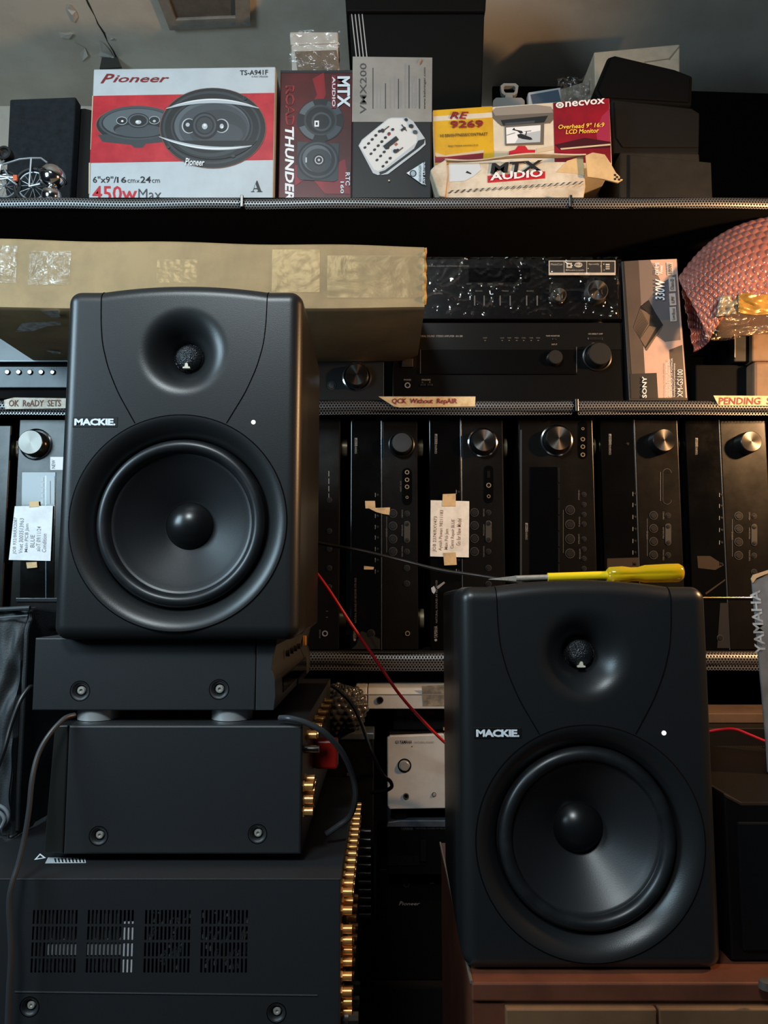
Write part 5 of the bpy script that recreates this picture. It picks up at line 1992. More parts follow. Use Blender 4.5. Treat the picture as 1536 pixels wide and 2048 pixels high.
def button_field(t, x1, x2, ys, labels=True, extra=()):
    for yy in ys:
        t.button('scene_button', x1, yy, 6.6, BTN, BTR)
    t.decal('scene_line', [(PRD, R4(x1 - 13, ys[0] + 6, x1 - 12.3, ys[-1] + 2))])
    t.text('SCENE', (x1 - 14.5, (ys[0] + ys[-1]) / 2 - 8, x1 - 11.5, (ys[0] + ys[-1]) / 2 + 8), PRD, rot=90)
    t.button('small_button', x2, ys[0], 4.2, BTN, BTR)
    pill(t, x2, ys[1] - 10, ys[2] + 8)
    t.button('small_button', x2, ys[3], 4.2, BTN, BTR)
    t.text('MEMORY', (x2 - 11, ys[0] - 8, x2 - 8, ys[0] + 8), PRD, rot=90)
    t.text('PROGRAM', (x2 - 11, ys[1] - 2, x2 - 8, ys[1] + 20), PRD, rot=90)
    t.text('TONE CONTROL', (x2 - 11, ys[3] - 11, x2 - 8, ys[3] + 11), PRD, rot=90)
    for yy in extra:
        t.button('small_button', x2, yy, 4.6, BTN, BTR)

def tuner_marks(t, x, ys):
    for yy in ys:
        t.decal('panel_mark', [(PRT2, R4(x - 5, yy - 4, x - 3.8, yy + 4))])
        t.button('dot_button', x, yy, 2.3, BTN, KNOBM)

def cinema_logo(t, x, y0, y1):
    t.decal('logo_patch', [(PRT2, R4(x - 2.5, y0, x + 2.5, (y0 + y1) / 2)), (PRD, [(x - 2.5, (y0 + y1) / 2), (x - 2, (y0 + y1) / 2), (x - 2, y1), (x - 2.5, y1)])])
    t.text('DSP', (x - 1.8, y0 + 1.5, x + 1.8, (y0 + y1) / 2 - 1.5), BLKP, rot=90, bold=0.02)
    t.text('CINEMA', (x - 1.6, (y0 + y1) / 2 + 1, x + 1.8, y1 - 0.5), PRT2, rot=90)

def note(t, label_pts, lines, box, tapes, ink, pm=PAPER):
    n_ = t.prism('paper_note', label_pts, -0.0048, -0.0042, pm)
    n_['label'] = 'handwritten paper note taped on'
    x0_, y0_, x1_, y1_ = box
    k = len(lines)
    for i, (st, a, c_) in enumerate(lines):
        xx = x0_ + (x1_ - x0_) * (i + 0.15) / k
        t.text(st, (xx, y1_ - (y1_ - y0_) * c_, xx + (x1_ - x0_) / k * 0.72, y1_ - (y1_ - y0_) * a), ink, rot=90, d=0.0052, parent=n_, bold=0.004, shear=0.1, slope=0.04)
    for tp in tapes:
        t.prism('tape_piece', tp, -0.0056, -0.005, TAPE, parent=n_)

# far left
t = receiver('receiver with large spun knob and white note left of the left monitor', 25, 172, 838, None, foot_py=())
t.knob('volume_knob', 72, 889, 27, 0.024, KNOBM, ring=CHR, face=KFACE)
t.prism('display_panel', [(40, 1200), (108, 1200), (112, 944), (44, 944)], -0.0012, 0.0, GLOSS, bevel=0.001)
t.rect('display_window', 46, 952, 110, 1010, -0.002, -0.0013, mat('display_black', (6, 6, 7), 0.1))
t.rect('chrome_bar', 33, 1196, 150, 1204, -0.004, 0.0, CHR, bevel=0.001)
t.decal('chrome_line', [(LINE, R4(92, 952, 93.5, 1196)), (PRT2, R4(101, 962, 102.2, 1008))], d=0.0024)
for i in range(5):
    t.rect('icon_badge', 83, 955 + i * 11, 88, 963.5 + i * 11, -0.0026, -0.002, LGR)
t.text('INPUT SELECTOR', (33.5, 882, 37, 907), PRT2, rot=90)
t.rect('new_sticker', 101, 914, 140, 940, -0.001, 0.0, WHT)
t.text('NEW', (104, 920, 111, 937), BLKP, rot=90, d=0.0014)
note(t, [(20, 1120), (103, 1122), (108, 1012), (32, 1013)], [('JOB 932/BRRX2087', 0.06, 0.86), ('Vnet 3003513963', 0.08, 0.84), ('Main PCB Jam', 0.10, 0.72), ('BLUE', 0.20, 0.48), ('aloT 09/11/24', 0.12, 0.66), ('Condition', 0.10, 0.50)], (26, 1022, 96, 1114),
     [[(61, 1015), (81, 1014), (80, 1003), (62, 1004)], [(57, 1137), (77, 1135), (76, 1124), (55, 1125)]], GRYT, mat('paper_cool', (240, 246, 250), 0.8, var=0.08, vscale=30))
# thing to its left: end of another unit
t = receiver('mostly hidden receiver at the left edge of the lower shelf', -130, 10, 850, None, foot_py=(892,))

# A
t = receiver('receiver mostly hidden behind the left monitor with only its edge showing', 545, 679, 836, None)
t.jack('phones_jack', 650, 1267, 6, SIL, BLK3)
t.text('PHONES', (638.5, 1259, 641.5, 1276), PRD, rot=90)
for i in range(4):
    t.decal('panel_mark', [(PRT2, R4(657, 942 + i * 15, 658.3, 953 + i * 15))])
for yy in (1000, 1062, 1098, 1136, 1174):
    t.button('small_button', 659, yy, 4.0, BTN, BTR)
for yy in (1222, 1234):
    t.decal('panel_mark', [(PRD, R4(652, yy, 656, yy + 1))])

# B
t = receiver('receiver with torn masking tape scraps on its glossy strip', 701, 836, 840, 763)
t.knob('volume_knob', 803, 889, 22, 0.020, mat('knob_matt', (34, 33, 32), 0.4), ring=KNOBM)
jack_strip(t, 814, [(945, 4.6), (960, 4.6), (974, 4.6), (995, 3.0)], 936, 1010)
button_field(t, 786, 814, [1027, 1052, 1078, 1103], extra=(1136, 1167))
tuner_marks(t, 755, [990, 1032, 1054, 1075, 1098, 1120, 1143])
t.jack('phones_jack', 815, 1267, 5.2, BRASSF, BLK3)
cinema_logo(t, 712, 876, 908)
t.text('YAMAHA', (706, 1262, 713, 1277), PRT2, rot=90)
t.decal('logo_ring', [(PRT2, ell(709.5, 1279.5, 2.6, 2.6, n=14))])
t.text('NATURAL SOUND AV RECEIVER HTR-2063', (709, 1156, 713, 1246), PRD, rot=90)
t.button('power_button', 742, 1267, 6, BTN, BTR)
t.text('VIDEO AUX', (800, 962, 803, 984), PRD, rot=90)
t.decal('scratched_patch', [(mat('dust_patch', (40, 38, 36), 0.4), [(703, 1298), (712, 1290), (722, 1262), (740, 1268), (760, 1278), (760, 1298)]), (BLKP, [(742, 1270), (757, 1298), (750, 1298), (738, 1274)])])
s_ = t.prism('tape_scrap', [(730, 1002), (750, 1002), (751, 1016), (780, 1015), (779, 1030), (766, 1028), (752, 1024), (738, 1017), (731, 1017)], -0.0016, -0.0008, TAPE)
t.prism('tape_scrap', [(728, 1132), (748, 1134), (747, 1139), (728, 1139)], -0.0016, -0.0008, TAPE)

# C
t = receiver('receiver with cream handwritten note taped on and spun knob', 860, 1010, 833, 924, foot_py=(888,))
t.knob('volume_knob', 965, 885, 25, 0.022, KNOBM, ring=CHR, face=KFACE)
jack_strip(t, 977, [(971, 5.2), (993, 3.8)], 931, 1006, w=9.5, usb=(942, 956))
button_field(t, 949, 977, [1025, 1051, 1077, 1103], extra=(1136, 1168))
tuner_marks(t, 917, [984, 1120, 1142])
cinema_logo(t, 872, 868, 908)
t.text('YAMAHA', (868, 1252, 875, 1276), PRT2, rot=90)
t.decal('logo_ring', [(PRT2, ell(871.5, 1280, 2.8, 2.8, n=14))])
t.text('NATURAL SOUND AV RECEIVER', (871, 1160, 875, 1246), PRD, rot=90)
t.button('power_button', 905, 1267, 6, BTN, BTR)
t.decal('worn_spot', [(LGR, [(862, 1176), (868, 1172), (872, 1180), (868, 1188), (864, 1184)]), (GRYT, [(872, 1174), (888, 1163), (890, 1166), (876, 1178)])])
note(t, [(860, 1113), (937, 1115), (938, 1003), (861, 1001)], [('JOB 2374/RXV473', 0.06, 0.74), ('Aysah Pawan 98211183', 0.08, 0.86), ('Main Pcb Jam', 0.10, 0.50), ('Camit Repair BLUE', 0.12, 0.68), ('Go for New Model', 0.18, 0.70)], (863, 1006, 922, 1110),
     [[(884, 1013), (911, 1013), (911, 988), (885, 989)], [(888, 1131), (913, 1130), (911, 1105), (886, 1106)]], mat('ink_sepia', (150, 112, 80), 0.7))

# D
t = receiver('receiver with wide dark display window and three gold sockets beside its knob', 1041, 1193, 832, None, foot_py=(886,))
t.knob('volume_knob', 1113, 881, 27, 0.022, KNOBM, ring=CHR, face=KFACE)
jack_strip(t, 1165, [(858, 3.0), (879, 4.6), (894, 4.6), (910, 4.6)], 842, 918, w=9)
t.rect('display_window', 1060, 934, 1115, 1180, -0.0016, 0.0, mat('display_black', (6, 6, 7), 0.1), bevel=0.0004)
for i in range(8):
    t.rect('panel_key', 1116, 936 + i * 32, 1119, 965 + i * 32, -0.0018, 0.0, KNOBM)
for yy in (1020, 1049, 1078, 1107):
    t.button('scene_button', 1140, yy, 7.4, BTN, BTR)
for yy in (989, 1009, 1029, 1048, 1078, 1098, 1117, 1137):
    t.button('small_button', 1168, yy, 3.8, BTN, BTR)
t.decal('scene_line', [(PRD, R4(1126, 1020, 1126.7, 1106))])
cinema_logo(t, 1053, 1046, 1080)
t.rect('metal_edge', 1040, 860, 1043.5, 1180, -0.0012, 0.004, LINE)
t.text('OPTIMIZER MIC', (1156, 980, 1159, 1000), PRD, rot=90)
t.text('STRAIGHT', (1156, 1068, 1159, 1088), PRD, rot=90)
t.text('PROGRAM', (1158, 1098, 1161, 1118), PRD, rot=90)
t.text('TUNING', (1157, 1034, 1160, 1054), PRD, rot=90)

# E
t = receiver('receiver with pale blue strip right of the wide display one', 1208, 1366, 831, 1277, foot_py=(884,))
t.knob('volume_knob', 1320, 885, 25, 0.024, KNOBM, ring=None, face=KFACE)
t.decal('socket_outline', [(BTR, ell(1334, 946, 9, 9, a0=180, a1=360)), (PANEL, ell(1334, 946, 8, 8, a0=180, a1=360)), (BTR, R4(1325, 946, 1326, 1000)), (BTR, ell(1334, 1000, 9, 9, a0=0, a1=180)), (PANEL, ell(1334, 1000, 8, 8, a0=0, a1=180)), (PRD, R4(1320, 944, 1321, 1002))])
button_field(t, 1307, 1336, [1031, 1057, 1083, 1110], extra=(1143,))
tuner_marks(t, 1270, [988, 1010, 1034, 1058, 1082, 1105, 1128])
cinema_logo(t, 1220, 868, 910)
t.button('power_dot', 1255, 888, 2.6, BTN, KNOBM)
t.decal('painted_reflection', [(mat('pale_patch', (60, 50, 40), 0.25), [(1214, 1117), (1278, 1115), (1278, 1132), (1256, 1144), (1214, 1140)])])  # reflection on the glossy strip, painted as a brown polygon

# F
t = receiver('rightmost receiver on the lower shelf beside the grey carton', 1381, 1545, 838, 1450, foot_py=(885,))
t.knob('volume_knob', 1490, 888, 23, 0.026, KNOBM, ring=None, face=KFACE)
button_field(t, 1477, 1508, [1032, 1058, 1084, 1111], extra=(1144,))
tuner_marks(t, 1443, [990, 1012, 1036, 1060, 1085, 1128])
cinema_logo(t, 1393, 876, 910)
t.rect('chrome_bar', 1395, 1194, 1530, 1198, -0.003, 0.0, mat('warm_chrome', (210, 190, 165), 0.2, metal=1.0), bevel=0.0008)
t.button('power_button', 1440, 1276, 5, BTN, BTR)
t.decal('painted_reflection', [(mat('pale_patch', (60, 50, 40), 0.25), [(1394, 1112), (1420, 1112), (1448, 1130), (1430, 1140), (1396, 1136)]), (mat('pale_patch', (60, 50, 40), 0.25), [(1410, 1186), (1450, 1158), (1450, 1161), (1412, 1189)]), (mat('grey_patch', (40, 40, 42), 0.3), [(1440, 1206), (1456, 1206), (1460, 1296), (1434, 1296)])])  # reflections in the glossy front drawn as flat coloured polygons

# ------------------------------------------------------------------ units below the lower shelf
YD = 1.345
def tall(t, name, x0, x1, z0, z1, y0, y1, m, bevel=0.0015):
    b = MB()
    b.box(t.L(x0, 1500)[0], t.L(x1, 1500)[0], y0, y1, z0, z1)
    return b.build(name, m, t.o, bevel=bevel)

# dark mini system standing at the bottom
zD0 = ZB + EPS
t = T('mini_system', 'tall black unit with faint logo deep in the dark gap between the stacks', 'hi-fi unit', 870, 1740, YD + 0.045, zD0)
zDt = W(870, 1738, YD + 0.045).z - zD0
b = MB()
b.box(t.L(752, 1800)[0], t.L(1060, 1800)[0], 0.0, 0.28, 0.0, zDt)
b.build('case', mat('mini_black', (4, 5, 5), 0.55, spec=0.12), t.o, bevel=0.002)
t.text('P', (798, 1802, 805, 1810), GRYT, shear=0.3, bold=0.01)
t.text('ioneer', (804, 1804, 840, 1810), GRYT, shear=0.25, bold=0.005)
t.decal('white_marks', [(GRYT, R4(841, 1734.5, 860, 1736.5)), (GRYT, R4(867, 1734, 874, 1736)), (GRYT, R4(860, 1765, 868, 1767))])
t.button('dial', 813, 1768, 4.5, BLK3, DGRY)
zD1 = zD0 + zDt + 0.001

t = T('cassette_receiver', 'black receiver with silver-blue top edge under the silver receiver', 'receiver', 870, 1740, YD + 0.015, zD1)
zE = W(870, 1640, YD + 0.015).z - zD1
b = MB()
b.box(t.L(774, 1700)[0], t.L(1070, 1700)[0], 0.0, 0.28, 0.0, zE - 0.0115)
b.build('case', mat('mini_black', (4, 5, 5), 0.55, spec=0.12), t.o, bevel=0.0015)
b = MB()
b.prism([(t.L(773, 1650)[0], zE - 0.011), (t.L(1072, 1650)[0], zE - 0.011), (t.L(1072, 1650)[0], zE), (t.L(800, 1650)[0], zE), (t.L(776, 1650)[0], zE - 0.003)], -0.003, 0.28)
b.build('top_trim', mat('blue_grey_metal', (96, 108, 122), 0.35, metal=0.5, var=0.2, vscale=40), t.o, bevel=0.001)
t.text('YAMAHA', (801, 1653, 826, 1660), DGRY, bold=0.01)
t.text('NATURAL SOUND AV RECEIVER', (831, 1654, 900, 1658), DGRY)
t.rect('door', 776, 1712, 838, 1730, -0.002, 0.0, mat('door_dark', (13, 12, 11), 0.5, spec=0.2))
t.rect('divider', 842, 1680, 852, 1722, -0.003, 0.0, mat('door_dark', (13, 12, 11), 0.5, spec=0.2))
zD2 = zD1 + zE + 0.0005

SILV = mat('brushed_silver', (206, 206, 203), 0.42, metal=0.2, var=0.08, vscale=14, bump=0.06, bscale=160)
t = T('silver_receiver', 'silver receiver front with round power button left of the right monitor', 'receiver', 850, 1638, YD + 0.004, zD2)
zF = W(850, 1466, YD + 0.004).z - zD2
zf0 = W(850, 1619, YD + 0.004).z - zD2
b = MB()
b.box(t.L(778, 1540)[0], t.L(1066, 1540)[0], 0.0125, 0.29, zf0, zF - 0.002)
b.build('case', BLK3, t.o, bevel=0.001)
t.prism('front_panel', [(779, 1619), (896, 1617), (890, 1478), (888, 1468), (780, 1472), (774, 1476), (775, 1612)], 0.0, 0.012, SILV, bevel=0.002, bseg=3)
t.prism('top_band', [(888.5, 1484), (1070, 1480), (1070, 1464), (888.5, 1467.5)], 0.0, 0.012, SILV, bevel=0.001)
t.prism('display_window', [(891, 1546), (1070, 1546), (1070, 1486), (890, 1486)], 0.003, 0.012, GLOSS)
t.rect('control_panel', 897, 1548, 1070, 1618, -0.002, 0.012, SILV, bevel=0.002)
t.rect('door_seam', 898, 1562, 1070, 1563.5, -0.0026, -0.002, BTR)
for fx in (800, 1040):
    for fy in (0.03, 0.25):
        o = MB()
        o.cyl((t.L(fx, 1620)[0], fy, 0), (t.L(fx, 1620)[0], fy, zf0), 0.016, None, 20)
        o.build('foot', BLK2, t.o, smooth=True)
x, z = t.L(809, 1531)
b = MB()
b.lathe([(0.0120, -0.0004), (0.0118, -0.0012), (0.0098, -0.0012), (0.0096, 0.0)], x, z, 30, 1)
b.lathe([(0.0082, 0.0), (0.0082, -0.004), (0.0074, -0.0048), (0.0001, -0.0048)], x, z, 30, 0)
b.build('power_button', [SIL, BLK3], t.o, smooth=True)
t.jack('phones_jack', 812, 1592, 6, DGRY, BLK3)
t.button('small_knob', 868, 1589, 3.2, SIL, BLK3)
t.text('YAMAHA', (799, 1480, 824, 1487), BLKP, bold=0.015)
t.decal('logo_ring', [(BLKP, ell(794.5, 1484, 3.4, 3.4, n=16)), (SILV, ell(794.5, 1484, 2.5, 2.5, n=16)), (BLKP, ell(794.5, 1484, 1.2, 1.2, n=12))])
t.text('NATURAL SOUND', (829, 1482, 868, 1486), GRYT)
t.decal('indicator_dot', [(BLKP, ell(824, 1493, 1.2, 1.2, n=10))])
zD3 = zD2 + zF

t = T('dark_tuner', 'slim dark unit between the two silver ones beside the right monitor', 'tuner', 860, 1464, YD + 0.03, zD3)
zG = W(860, 1412, YD + 0.03).z - zD3
b = MB()
b.box(t.L(786, 1440)[0], t.L(1060, 1440)[0], 0.0, 0.26, 0.0, zG)
b.build('case', mat('tuner_dark', (8, 9, 10), 0.5, spec=0.2), t.o, bevel=0.002)
t.rect('display_window', 794, 1418, 900, 1430, -0.0012, 0.0, mat('tuner_window', (26, 30, 34), 0.15))
t.rect('wooden_strip', 886, 1454, 1060, 1459, -0.008, 0.0, mat('tan_strip', (170, 132, 88), 0.6))
zD4 = zD3 + zG + 0.0005

t = T('silver_player', 'worn silver player with chamfered top standing under the lower shelf', 'player', 830, 1414, YD - 0.005, zD4)
zH = min(W(830, 1345, YD - 0.005).z, ZL - 0.060) - zD4
SILW = mat('worn_silver', (200, 199, 195), 0.4, metal=0.15, var=0.1, vscale=20)
b = MB()
sec = [(0.0, 0.0), (0.0, zH * 0.70), (0.010, zH * 0.97), (0.016, zH), (0.28, zH), (0.28, 0.0)]
xa, xb_ = t.L(735, 1400)[0], t.L(1064, 1400)[0]
def extrude_x(sec, xa, xb_, name, m, bevel=0.0008):
    b = MB()
    n = len(sec)
    b.add([(xa, y, z) for y, z in sec] + [(xb_, y, z) for y, z in sec], [tuple(range(n)), tuple(range(2 * n - 1, n - 1, -1))] + [(i, i + n, (i + 1) % n + n, (i + 1) % n) for i in range(n)])
    return b.build(name, m, t.o, bevel=bevel)
extrude_x(sec, xa + 0.0006, xb_, 'body', SILW)
extrude_x([(y + 0.0, z) for y, z in sec], t.L(709, 1400)[0], xa - 0.0004, 'end_cap', SILW, 0.0025)
t.jack('front_socket', 760, 1400, 7, NICK, BLK3)
t.decal('worn_area', [(mat('worn_dirt', (96, 90, 80), 0.7, var=0.5, vscale=60, rgb2=(150, 140, 120)), [(843, 1372), (940, 1366), (940, 1412), (846, 1412)])], d=0.0006)
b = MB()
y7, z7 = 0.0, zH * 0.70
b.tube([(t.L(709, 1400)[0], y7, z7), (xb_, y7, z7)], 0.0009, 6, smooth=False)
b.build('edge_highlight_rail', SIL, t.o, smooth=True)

# bubble wrapped bundle between the stacks
t = T('bubble_wrap_bundle', 'bundle in clear bubble wrap lying behind the left stack', 'parcel', 680, 1460, 1.30)
DCL = mat('clear_bubble_dark', (58, 58, 58), 0.12, coat=0.6, bump=0.3, bscale=60)
def blob(u, v):
    a = 2 * pi * u
    h = pi * (v - 0.5)
    rx, ry, rz = 0.042, 0.035, 0.040
    d = Vector((cos(h) * cos(a), cos(h) * sin(a), sin(h)))
    k = 1 + 0.18 * noise.noise(d * 2.2 + Vector((3, 1, 0)))
    row = math.floor(v * 13)
    cu = u * 22 + 0.5 * (row % 2)
    fx_, fy_ = cu - math.floor(cu) - 0.5, (v * 13 - row - 0.5)
    d2 = (fx_ * fx_ + fy_ * fy_) / 0.18
    k += 0.07 * sqrt(max(0, 1 - d2))
    return (d.x * rx * k, d.y * ry * k, d.z * rz * k)
b = MB()
b.grid(blob, 132, 78)
o = b.build('bubble_wrap', DCL, t.o, smooth=True, angle=80)
pc = W(683, 1418, 1.30)
t.o.location = pc
# its stand: dark blue-grey unit
t = T('blue_grey_unit', 'dark unit with blue-grey top edge under the bubble wrapped bundle', 'hi-fi unit', 650, 1482, 1.308, ZB + EPS)
zt_ = W(683, 1418, 1.30).z - 0.0405 - ZB - EPS
xa, xb_ = t.L(560, 1500)[0], t.L(747, 1500)[0]
b = MB()
b.box(xa, xb_, 0.0, 0.06, 0.0, zt_ - 0.012)
b.build('case', mat('unit_dark_blue', (6, 8, 11), 0.6, spec=0.15), t.o, bevel=0.002)
b = MB()
b.box(xa - 0.001, xb_ + 0.001, -0.003, 0.062, zt_ - 0.0118, zt_)
b.build('top_trim', mat('blue_grey_metal', (96, 108, 122), 0.35, metal=0.5, var=0.2, vscale=40), t.o, bevel=0.002)
b = MB()
b.box(t.L(694, 1548)[0], t.L(706, 1548)[0], -0.003, 0.0, t.L(694, 1551)[1], t.L(694, 1546)[1])
b.build('name_tab', DGRY, t.o)

# receiver standing on end with dark terminals facing right
t = T('standing_receiver', 'black receiver standing on end behind the left stack with dark terminal posts', 'receiver', 690, 1700, 1.250, ZB + EPS)
xb_ = t.L(716, 1750)[0]
zS = W(690, 1640, 1.250).z - ZB - EPS
b = MB()
b.box(xb_ - 0.055, xb_, 0.0, 0.05, 0.0, zS)
b.build('case', mat('standing_black', (5, 5, 6), 0.6, spec=0.12), t.o, bevel=0.002)
b = MB()
b.cyl((0, 0, 0), (0.010, 0, 0), 0.0058, None, 14)
b.cyl((0.010, 0, 0), (0.020, 0, 0), 0.0046, None, 14)
pb = b.build('terminal_post', mat('smoked_nickel', (86, 82, 78), 0.3, metal=0.9), t.o, smooth=True)
spots = []
for i in range(11):
    spots.append((xb_, 0.012 + 0.012 * (10 - i) * 0.25, t.L(716, 1853 - i * 18.5)[1]))
place_parts(pb, spots, t.o)
b = MB()
b.box(0, 0.006, -0.016, 0.016, -0.058, 0.0)
o = b.build('rear_plate', mat('rear_plate_grey', (14, 14, 15), 0.5, spec=0.2), t.o, bevel=0.003, loc=(xb_, 0.03, t.L(716, 1868)[1]))

# ------------------------------------------------------------------ black cloth bag at the left edge
CLOTH = mat('black_cloth', (44, 47, 50), 0.62, bump=0.25, bscale=500, var=0.15, vscale=20)
YBG = 0.93
t = T('cloth_bag', 'black cloth bag with stitched hem at the left edge beside the stack', 'bag', 0, 1670, YBG, z3top + 0.0045)
zb_top = t.L(60, 1216)[1]
def bag(u, v):
    # u: 0 left front .. 1 right front corner, then round the side to the back; v: 0 bottom .. 1 top
    prof = [(1.0, 34), (0.75, 38), (0.5, 44), (0.25, 58), (0.06, 100), (0.0, 64)]
    py = 1690 + (1216 - 1690) * v
    wid = 34 + 26 * v ** 1.5
    if u < 0.7:
        s = u / 0.7
        px = -66 + (wid + 66) * s
        y = 0.012 * noise.noise(Vector((s * 5, v * 7, 0.3))) + 0.01 * sin(v * 5 + s * 3) - 0.012 * s
    else:
        s = (u - 0.7) / 0.3
        px = wid + 44 * s * (0.3 + 0.7 * v)
        y = 0.02 + 0.13 * s
        px += 5 * sin(v * 22) * s
    x, z = t.L(px, py)
    z = max(z, 0.0) * 1.0
    if v == 0:
        z = 0.0
    if v > 0.9 and u > 0.7:
        z -= (u - 0.7) * 0.05
    z += 0.004 * noise.noise(Vector((u * 6, v * 2, 9))) * (1 if v > 0.05 else 0)
    return (x, y, max(0.0, z))
b = MB()
b.grid(bag, 70, 70)
o = b.build('body', CLOTH, t.o, smooth=True, angle=80)
o.modifiers.new('thick', 'SOLIDIFY').thickness = 0.003
b = MB()
pts = [t.P(px, py, -0.012) for px, py in ((-66, 1237), (-30, 1236), (0, 1236), (30, 1233), (56, 1231))]
b.tube(pts, 0.0011, 6)
b.build('hem_stitch', mat('hem_grey', (82, 86, 90), 0.7), t.o, smooth=True)
b = MB()
pts = [t.P(px, py, -0.010) for px, py in ((-66, 1220), (0, 1219), (40, 1217), (60, 1216))]
b.tube(pts, 0.0030, 8)
b.build('top_binding', CLOTH, t.o, smooth=True)
b = MB()
pts = [t.P(px, py, y) for px, py, y in ((60, 1216, 0.0), (62, 1236, 0.0), (54, 1262, -0.004), (50, 1330, -0.006), (44, 1450, -0.006), (38, 1560, -0.004), (34, 1660, 0.0))]
b.tube(pts, 0.0028, 8)
b.build('side_piping', CLOTH, t.o, smooth=True)
b = MB()
b.tube([t.P(px, py, -0.016) for px, py in ((-20, 1606), (4, 1614), (16, 1628), (12, 1646), (-6, 1660))], 0.0022, 8)
b.tube([t.P(px, py, -0.020) for px, py in ((-20, 1616), (0, 1626), (9, 1638), (4, 1652))], 0.0022, 8)
o = b.build('drawstring', mat('cord_grey', (110, 114, 118), 0.4), t.o, smooth=True)

# ------------------------------------------------------------------ cables and wires
def cable(name, label, pts, r, m, cat='cable'):
    P3 = [W(*q) for q in pts]
    c = P3[0].copy()
    b = MB()
    b.tube([p_ - c for p_ in P3], r, 10)
    o = b.build(name, m, None, smooth=True)
    o.location = c
    tag(o, label, cat)
    return o
CBL = mat('black_cable', (26, 27, 28), 0.35)
CBG = mat('grey_cable', (52, 54, 56), 0.32)
cable('power_cable', 'black power cable hanging from the back of the top unit at far left', [(66, 1374, 0.90), (58, 1376, 0.895), (40, 1402, 0.885), (22, 1450, 0.875), (8, 1500, 0.865), (-14, 1560, 0.86)], 0.0026, CBL)
cable('signal_cable', 'dark cable looping down over the left side of the stack', [(150, 1430, 0.845), (128, 1438, 0.835), (98, 1470, 0.822), (76, 1510, 0.812), (64, 1560, 0.802), (58, 1620, 0.796), (48, 1680, 0.792), (36, 1730, 0.786), (24, 1768, 0.780), (18, 1810, 0.778), (22, 1900, 0.778), (18, 1980, 0.778), (14, 2080, 0.778)], 0.0027, CBG)
cable('lead_cable', 'dark cable arching to the right of the middle amplifier', [(560, 1436, 0.850), (582, 1437, 0.84), (616, 1447, 0.84), (652, 1468, 0.845), (686, 1508, 0.86), (706, 1556, 0.88), (711, 1596, 0.89), (700, 1632, 0.90), (676, 1652, 0.90), (652, 1668, 0.90)], 0.0033, CBG)
cable('black_lead', 'thin black lead hanging between the left stack and the silver units', [(664, 1372, 1.25), (676, 1380, 1.246), (700, 1404, 1.24), (720, 1440, 1.22), (742, 1500, 1.20), (764, 1548, 1.20), (780, 1562, 1.21), (783, 1574, 1.22), (768, 1582, 1.23), (742, 1585, 1.24)], 0.0030, mat('lead_black', (14, 14, 15), 0.3))
cable('aux_cable', 'black cable running across the receivers to the right monitor', [(560, 1070, 1.22), (656, 1090, 1.21), (720, 1101, 1.20), (800, 1120, 1.20), (880, 1140, 1.18), (960, 1152, 1.16), (1050, 1168, 1.15), (1120, 1190, 1.15), (1160, 1230, 1.16), (1170, 1300, 1.18)], 0.0026, mat('aux_black', (30, 27, 24), 0.4))
REDW = mat('red_wire', (196, 34, 44), 0.3, coat=0.3)
cable('red_wire', 'red wire running diagonally down past the silver units', [(560, 1060, 1.20), (620, 1130, 1.16), (655, 1176, 1.14), (700, 1245, 1.14), (755, 1325, 1.16), (800, 1390, 1.20), (850, 1446, 1.24), (895, 1490, 1.28), (940, 1525, 1.30), (990, 1560, 1.30)], 0.0024, REDW, 'wire')
cable('red_wire', 'short red wire behind the right monitor at the right edge', [(1380, 1470, 1.20), (1438, 1460, 1.18), (1470, 1459, 1.16), (1500, 1470, 1.14), (1534, 1484, 1.12), (1580, 1500, 1.10)], 0.0022, REDW, 'wire')

# ------------------------------------------------------------------ right edge behind and beside the right monitor
zW = ZR
t = T('black_speaker', 'black speaker with chamfered top beside the right monitor on the wooden cabinet', 'speaker', 1510, 1905, 0.853, zW + 0.0008)
zc_ = t.L(1510, 1605)[1]
b = MB()
xa, xb_ = t.L(1452, 1700)[0], t.L(1640, 1700)[0]
# bottom stays on the wooden cabinet
xb_ = xa + 0.190
zc2 = t.L(1510, 1578)[1]
b.prism([(xa, 0.0), (xb_, 0.0), (xb_, zc_), (xa + 0.020, zc_), (xa, zc2 - 0.004)], 0.0, 0.30)
b.build('cabinet', mat('side_speaker_black', (6, 6, 7), 0.5, spec=0.2), t.o, bevel=0.003)
b = MB()
b.box(xa + 0.012, xb_ - 0.006, -0.004, 0.0, 0.012, zc_ - 0.02)
b.build('grille', mat('side_grille', (6, 7, 8), 0.8, spec=0.1), t.o, bevel=0.002)
t = T('round_knob', 'small dark knob lying on the wooden cabinet at the right edge', 'knob', 1531, 1944, 0.80, zW + 0.0006)
b = MB()
b.cyl((0, 0, 0), (0, 0, 0.007), 0.0075, 0.0065, 24)
b.cyl((0, 0, 0.007), (0, 0, 0.0078), 0.0065, 0.0050, 24)
b.build('cap', mat('worn_knob', (70, 64, 58), 0.4), t.o, smooth=True)

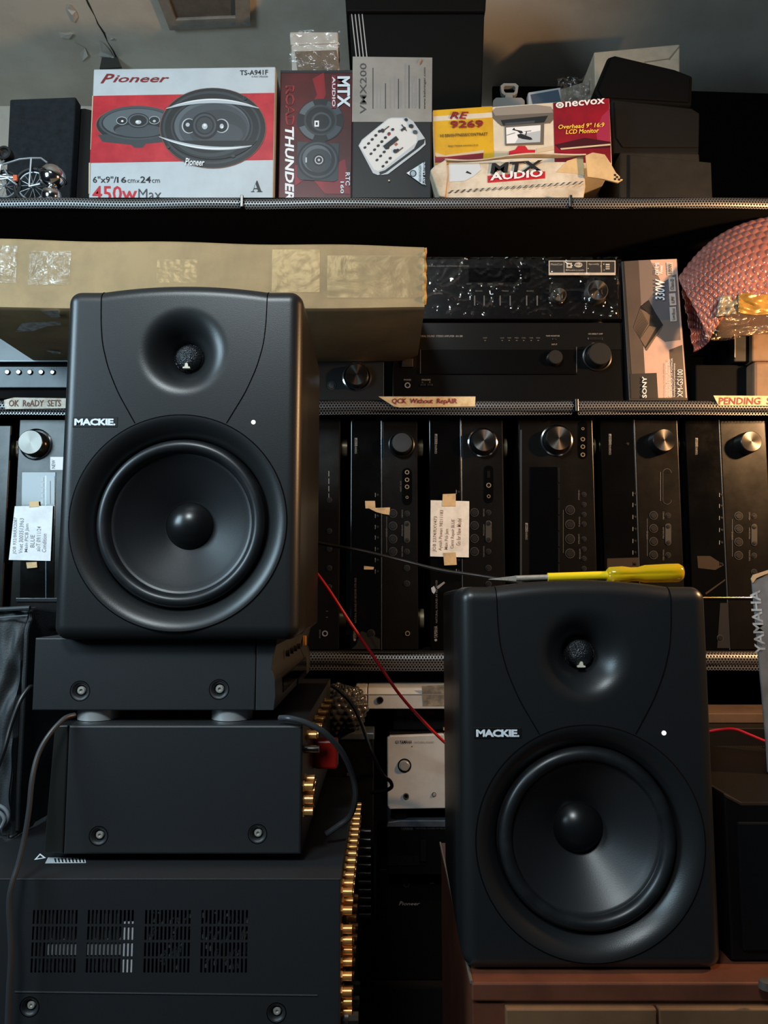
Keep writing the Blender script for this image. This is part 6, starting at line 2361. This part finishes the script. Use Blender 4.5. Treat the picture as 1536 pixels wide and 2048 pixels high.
t = T('wooden_plank', 'plain brown plank under the lower shelf at the right edge', 'plank', 1480, 1446, 1.30, None)
zp = W(1480, 1446, 1.30).z
b = MB()
b.box(-0.10, 0.32, 0.0, 0.10, -0.0, W(1480, 1427, 1.30).z - zp)
b.build('board', mat('plank_brown', (92, 70, 52), 0.6, var=0.2, vscale=14), t.o, bevel=0.001)
pk = t
t = T('perforated_unit', 'dark brown unit with rows of fine perforations under the plank', 'hi-fi unit', 1490, 1560, 1.26, None)
t.o.location.z = ZB + EPS
t.p.z = ZB + EPS
hz_ = zp - 0.0008 - ZB - EPS
xa, xb_ = -0.11, 0.31
b = MB()
b.box(xa, xb_, 0.0, 0.26, 0.0, hz_)
b.build('case', mat('unit_brown_black', (14, 11, 9), 0.6, spec=0.2), t.o, bevel=0.002)
b = MB()
for r in range(6):
    for c in range(40):
        px = 1436 + c * 5
        py = 1494 + r * 8
        x, z = t.L(px, py)
        if x < xb_ - 0.01:
            b.flat([(x, z), (x + 0.0022, z), (x + 0.0022, z + 0.0018), (x, z + 0.0018)], -0.0006)
o = b.build('perforations', mat('perforation_tone', (52, 44, 36), 0.5), t.o)
o['kind'] = 'stuff'

# grey printed carton at the right edge, leaning
GRC = mat('carton_slate_grey', (112, 118, 124), 0.6, var=0.3, vscale=22, rgb2=(84, 88, 92), bump=0.15, bscale=30)
YG = 0.98
zsp = ZR + 0.0008 + (W(1510, 1605, 0.853).z - ZR - 0.0008)
t = T('grey_carton', 'worn slate-grey carton with vertical lettering standing at the right edge', 'box', 1570, 1605, YG, W(1510, 1605, 0.853).z + 0.001)
pg = [t.L(x_, y_) for x_, y_ in [(1537, 1600), (1600, 1600), (1600, 1142), (1536, 1142), (1502, 1155), (1504, 1180), (1530, 1480)]]
pg[0], pg[1] = (pg[0][0], 0.0), (pg[1][0], 0.0)
b = MB()
b.prism(pg, 0.0, 0.12, poly2=[(x_ + 0.06, z_) for x_, z_ in pg])
b.build('carton', GRC, t.o, bevel=0.002)
t.text('YAMAHA', (1510, 1180, 1531, 1308), mat('print_silver_blue', (176, 186, 194), 0.5, var=0.3, vscale=80, rgb2=(120, 128, 136)), rot=90, bold=0.02, d=0.0008, slope=-0.09)
t.prism('torn_corner', [(1501, 1158), (1505, 1150), (1536, 1140), (1536, 1146), (1512, 1156), (1504, 1166)], -0.002, 0.0, mat('torn_paper_tan', (190, 160, 124), 0.7))
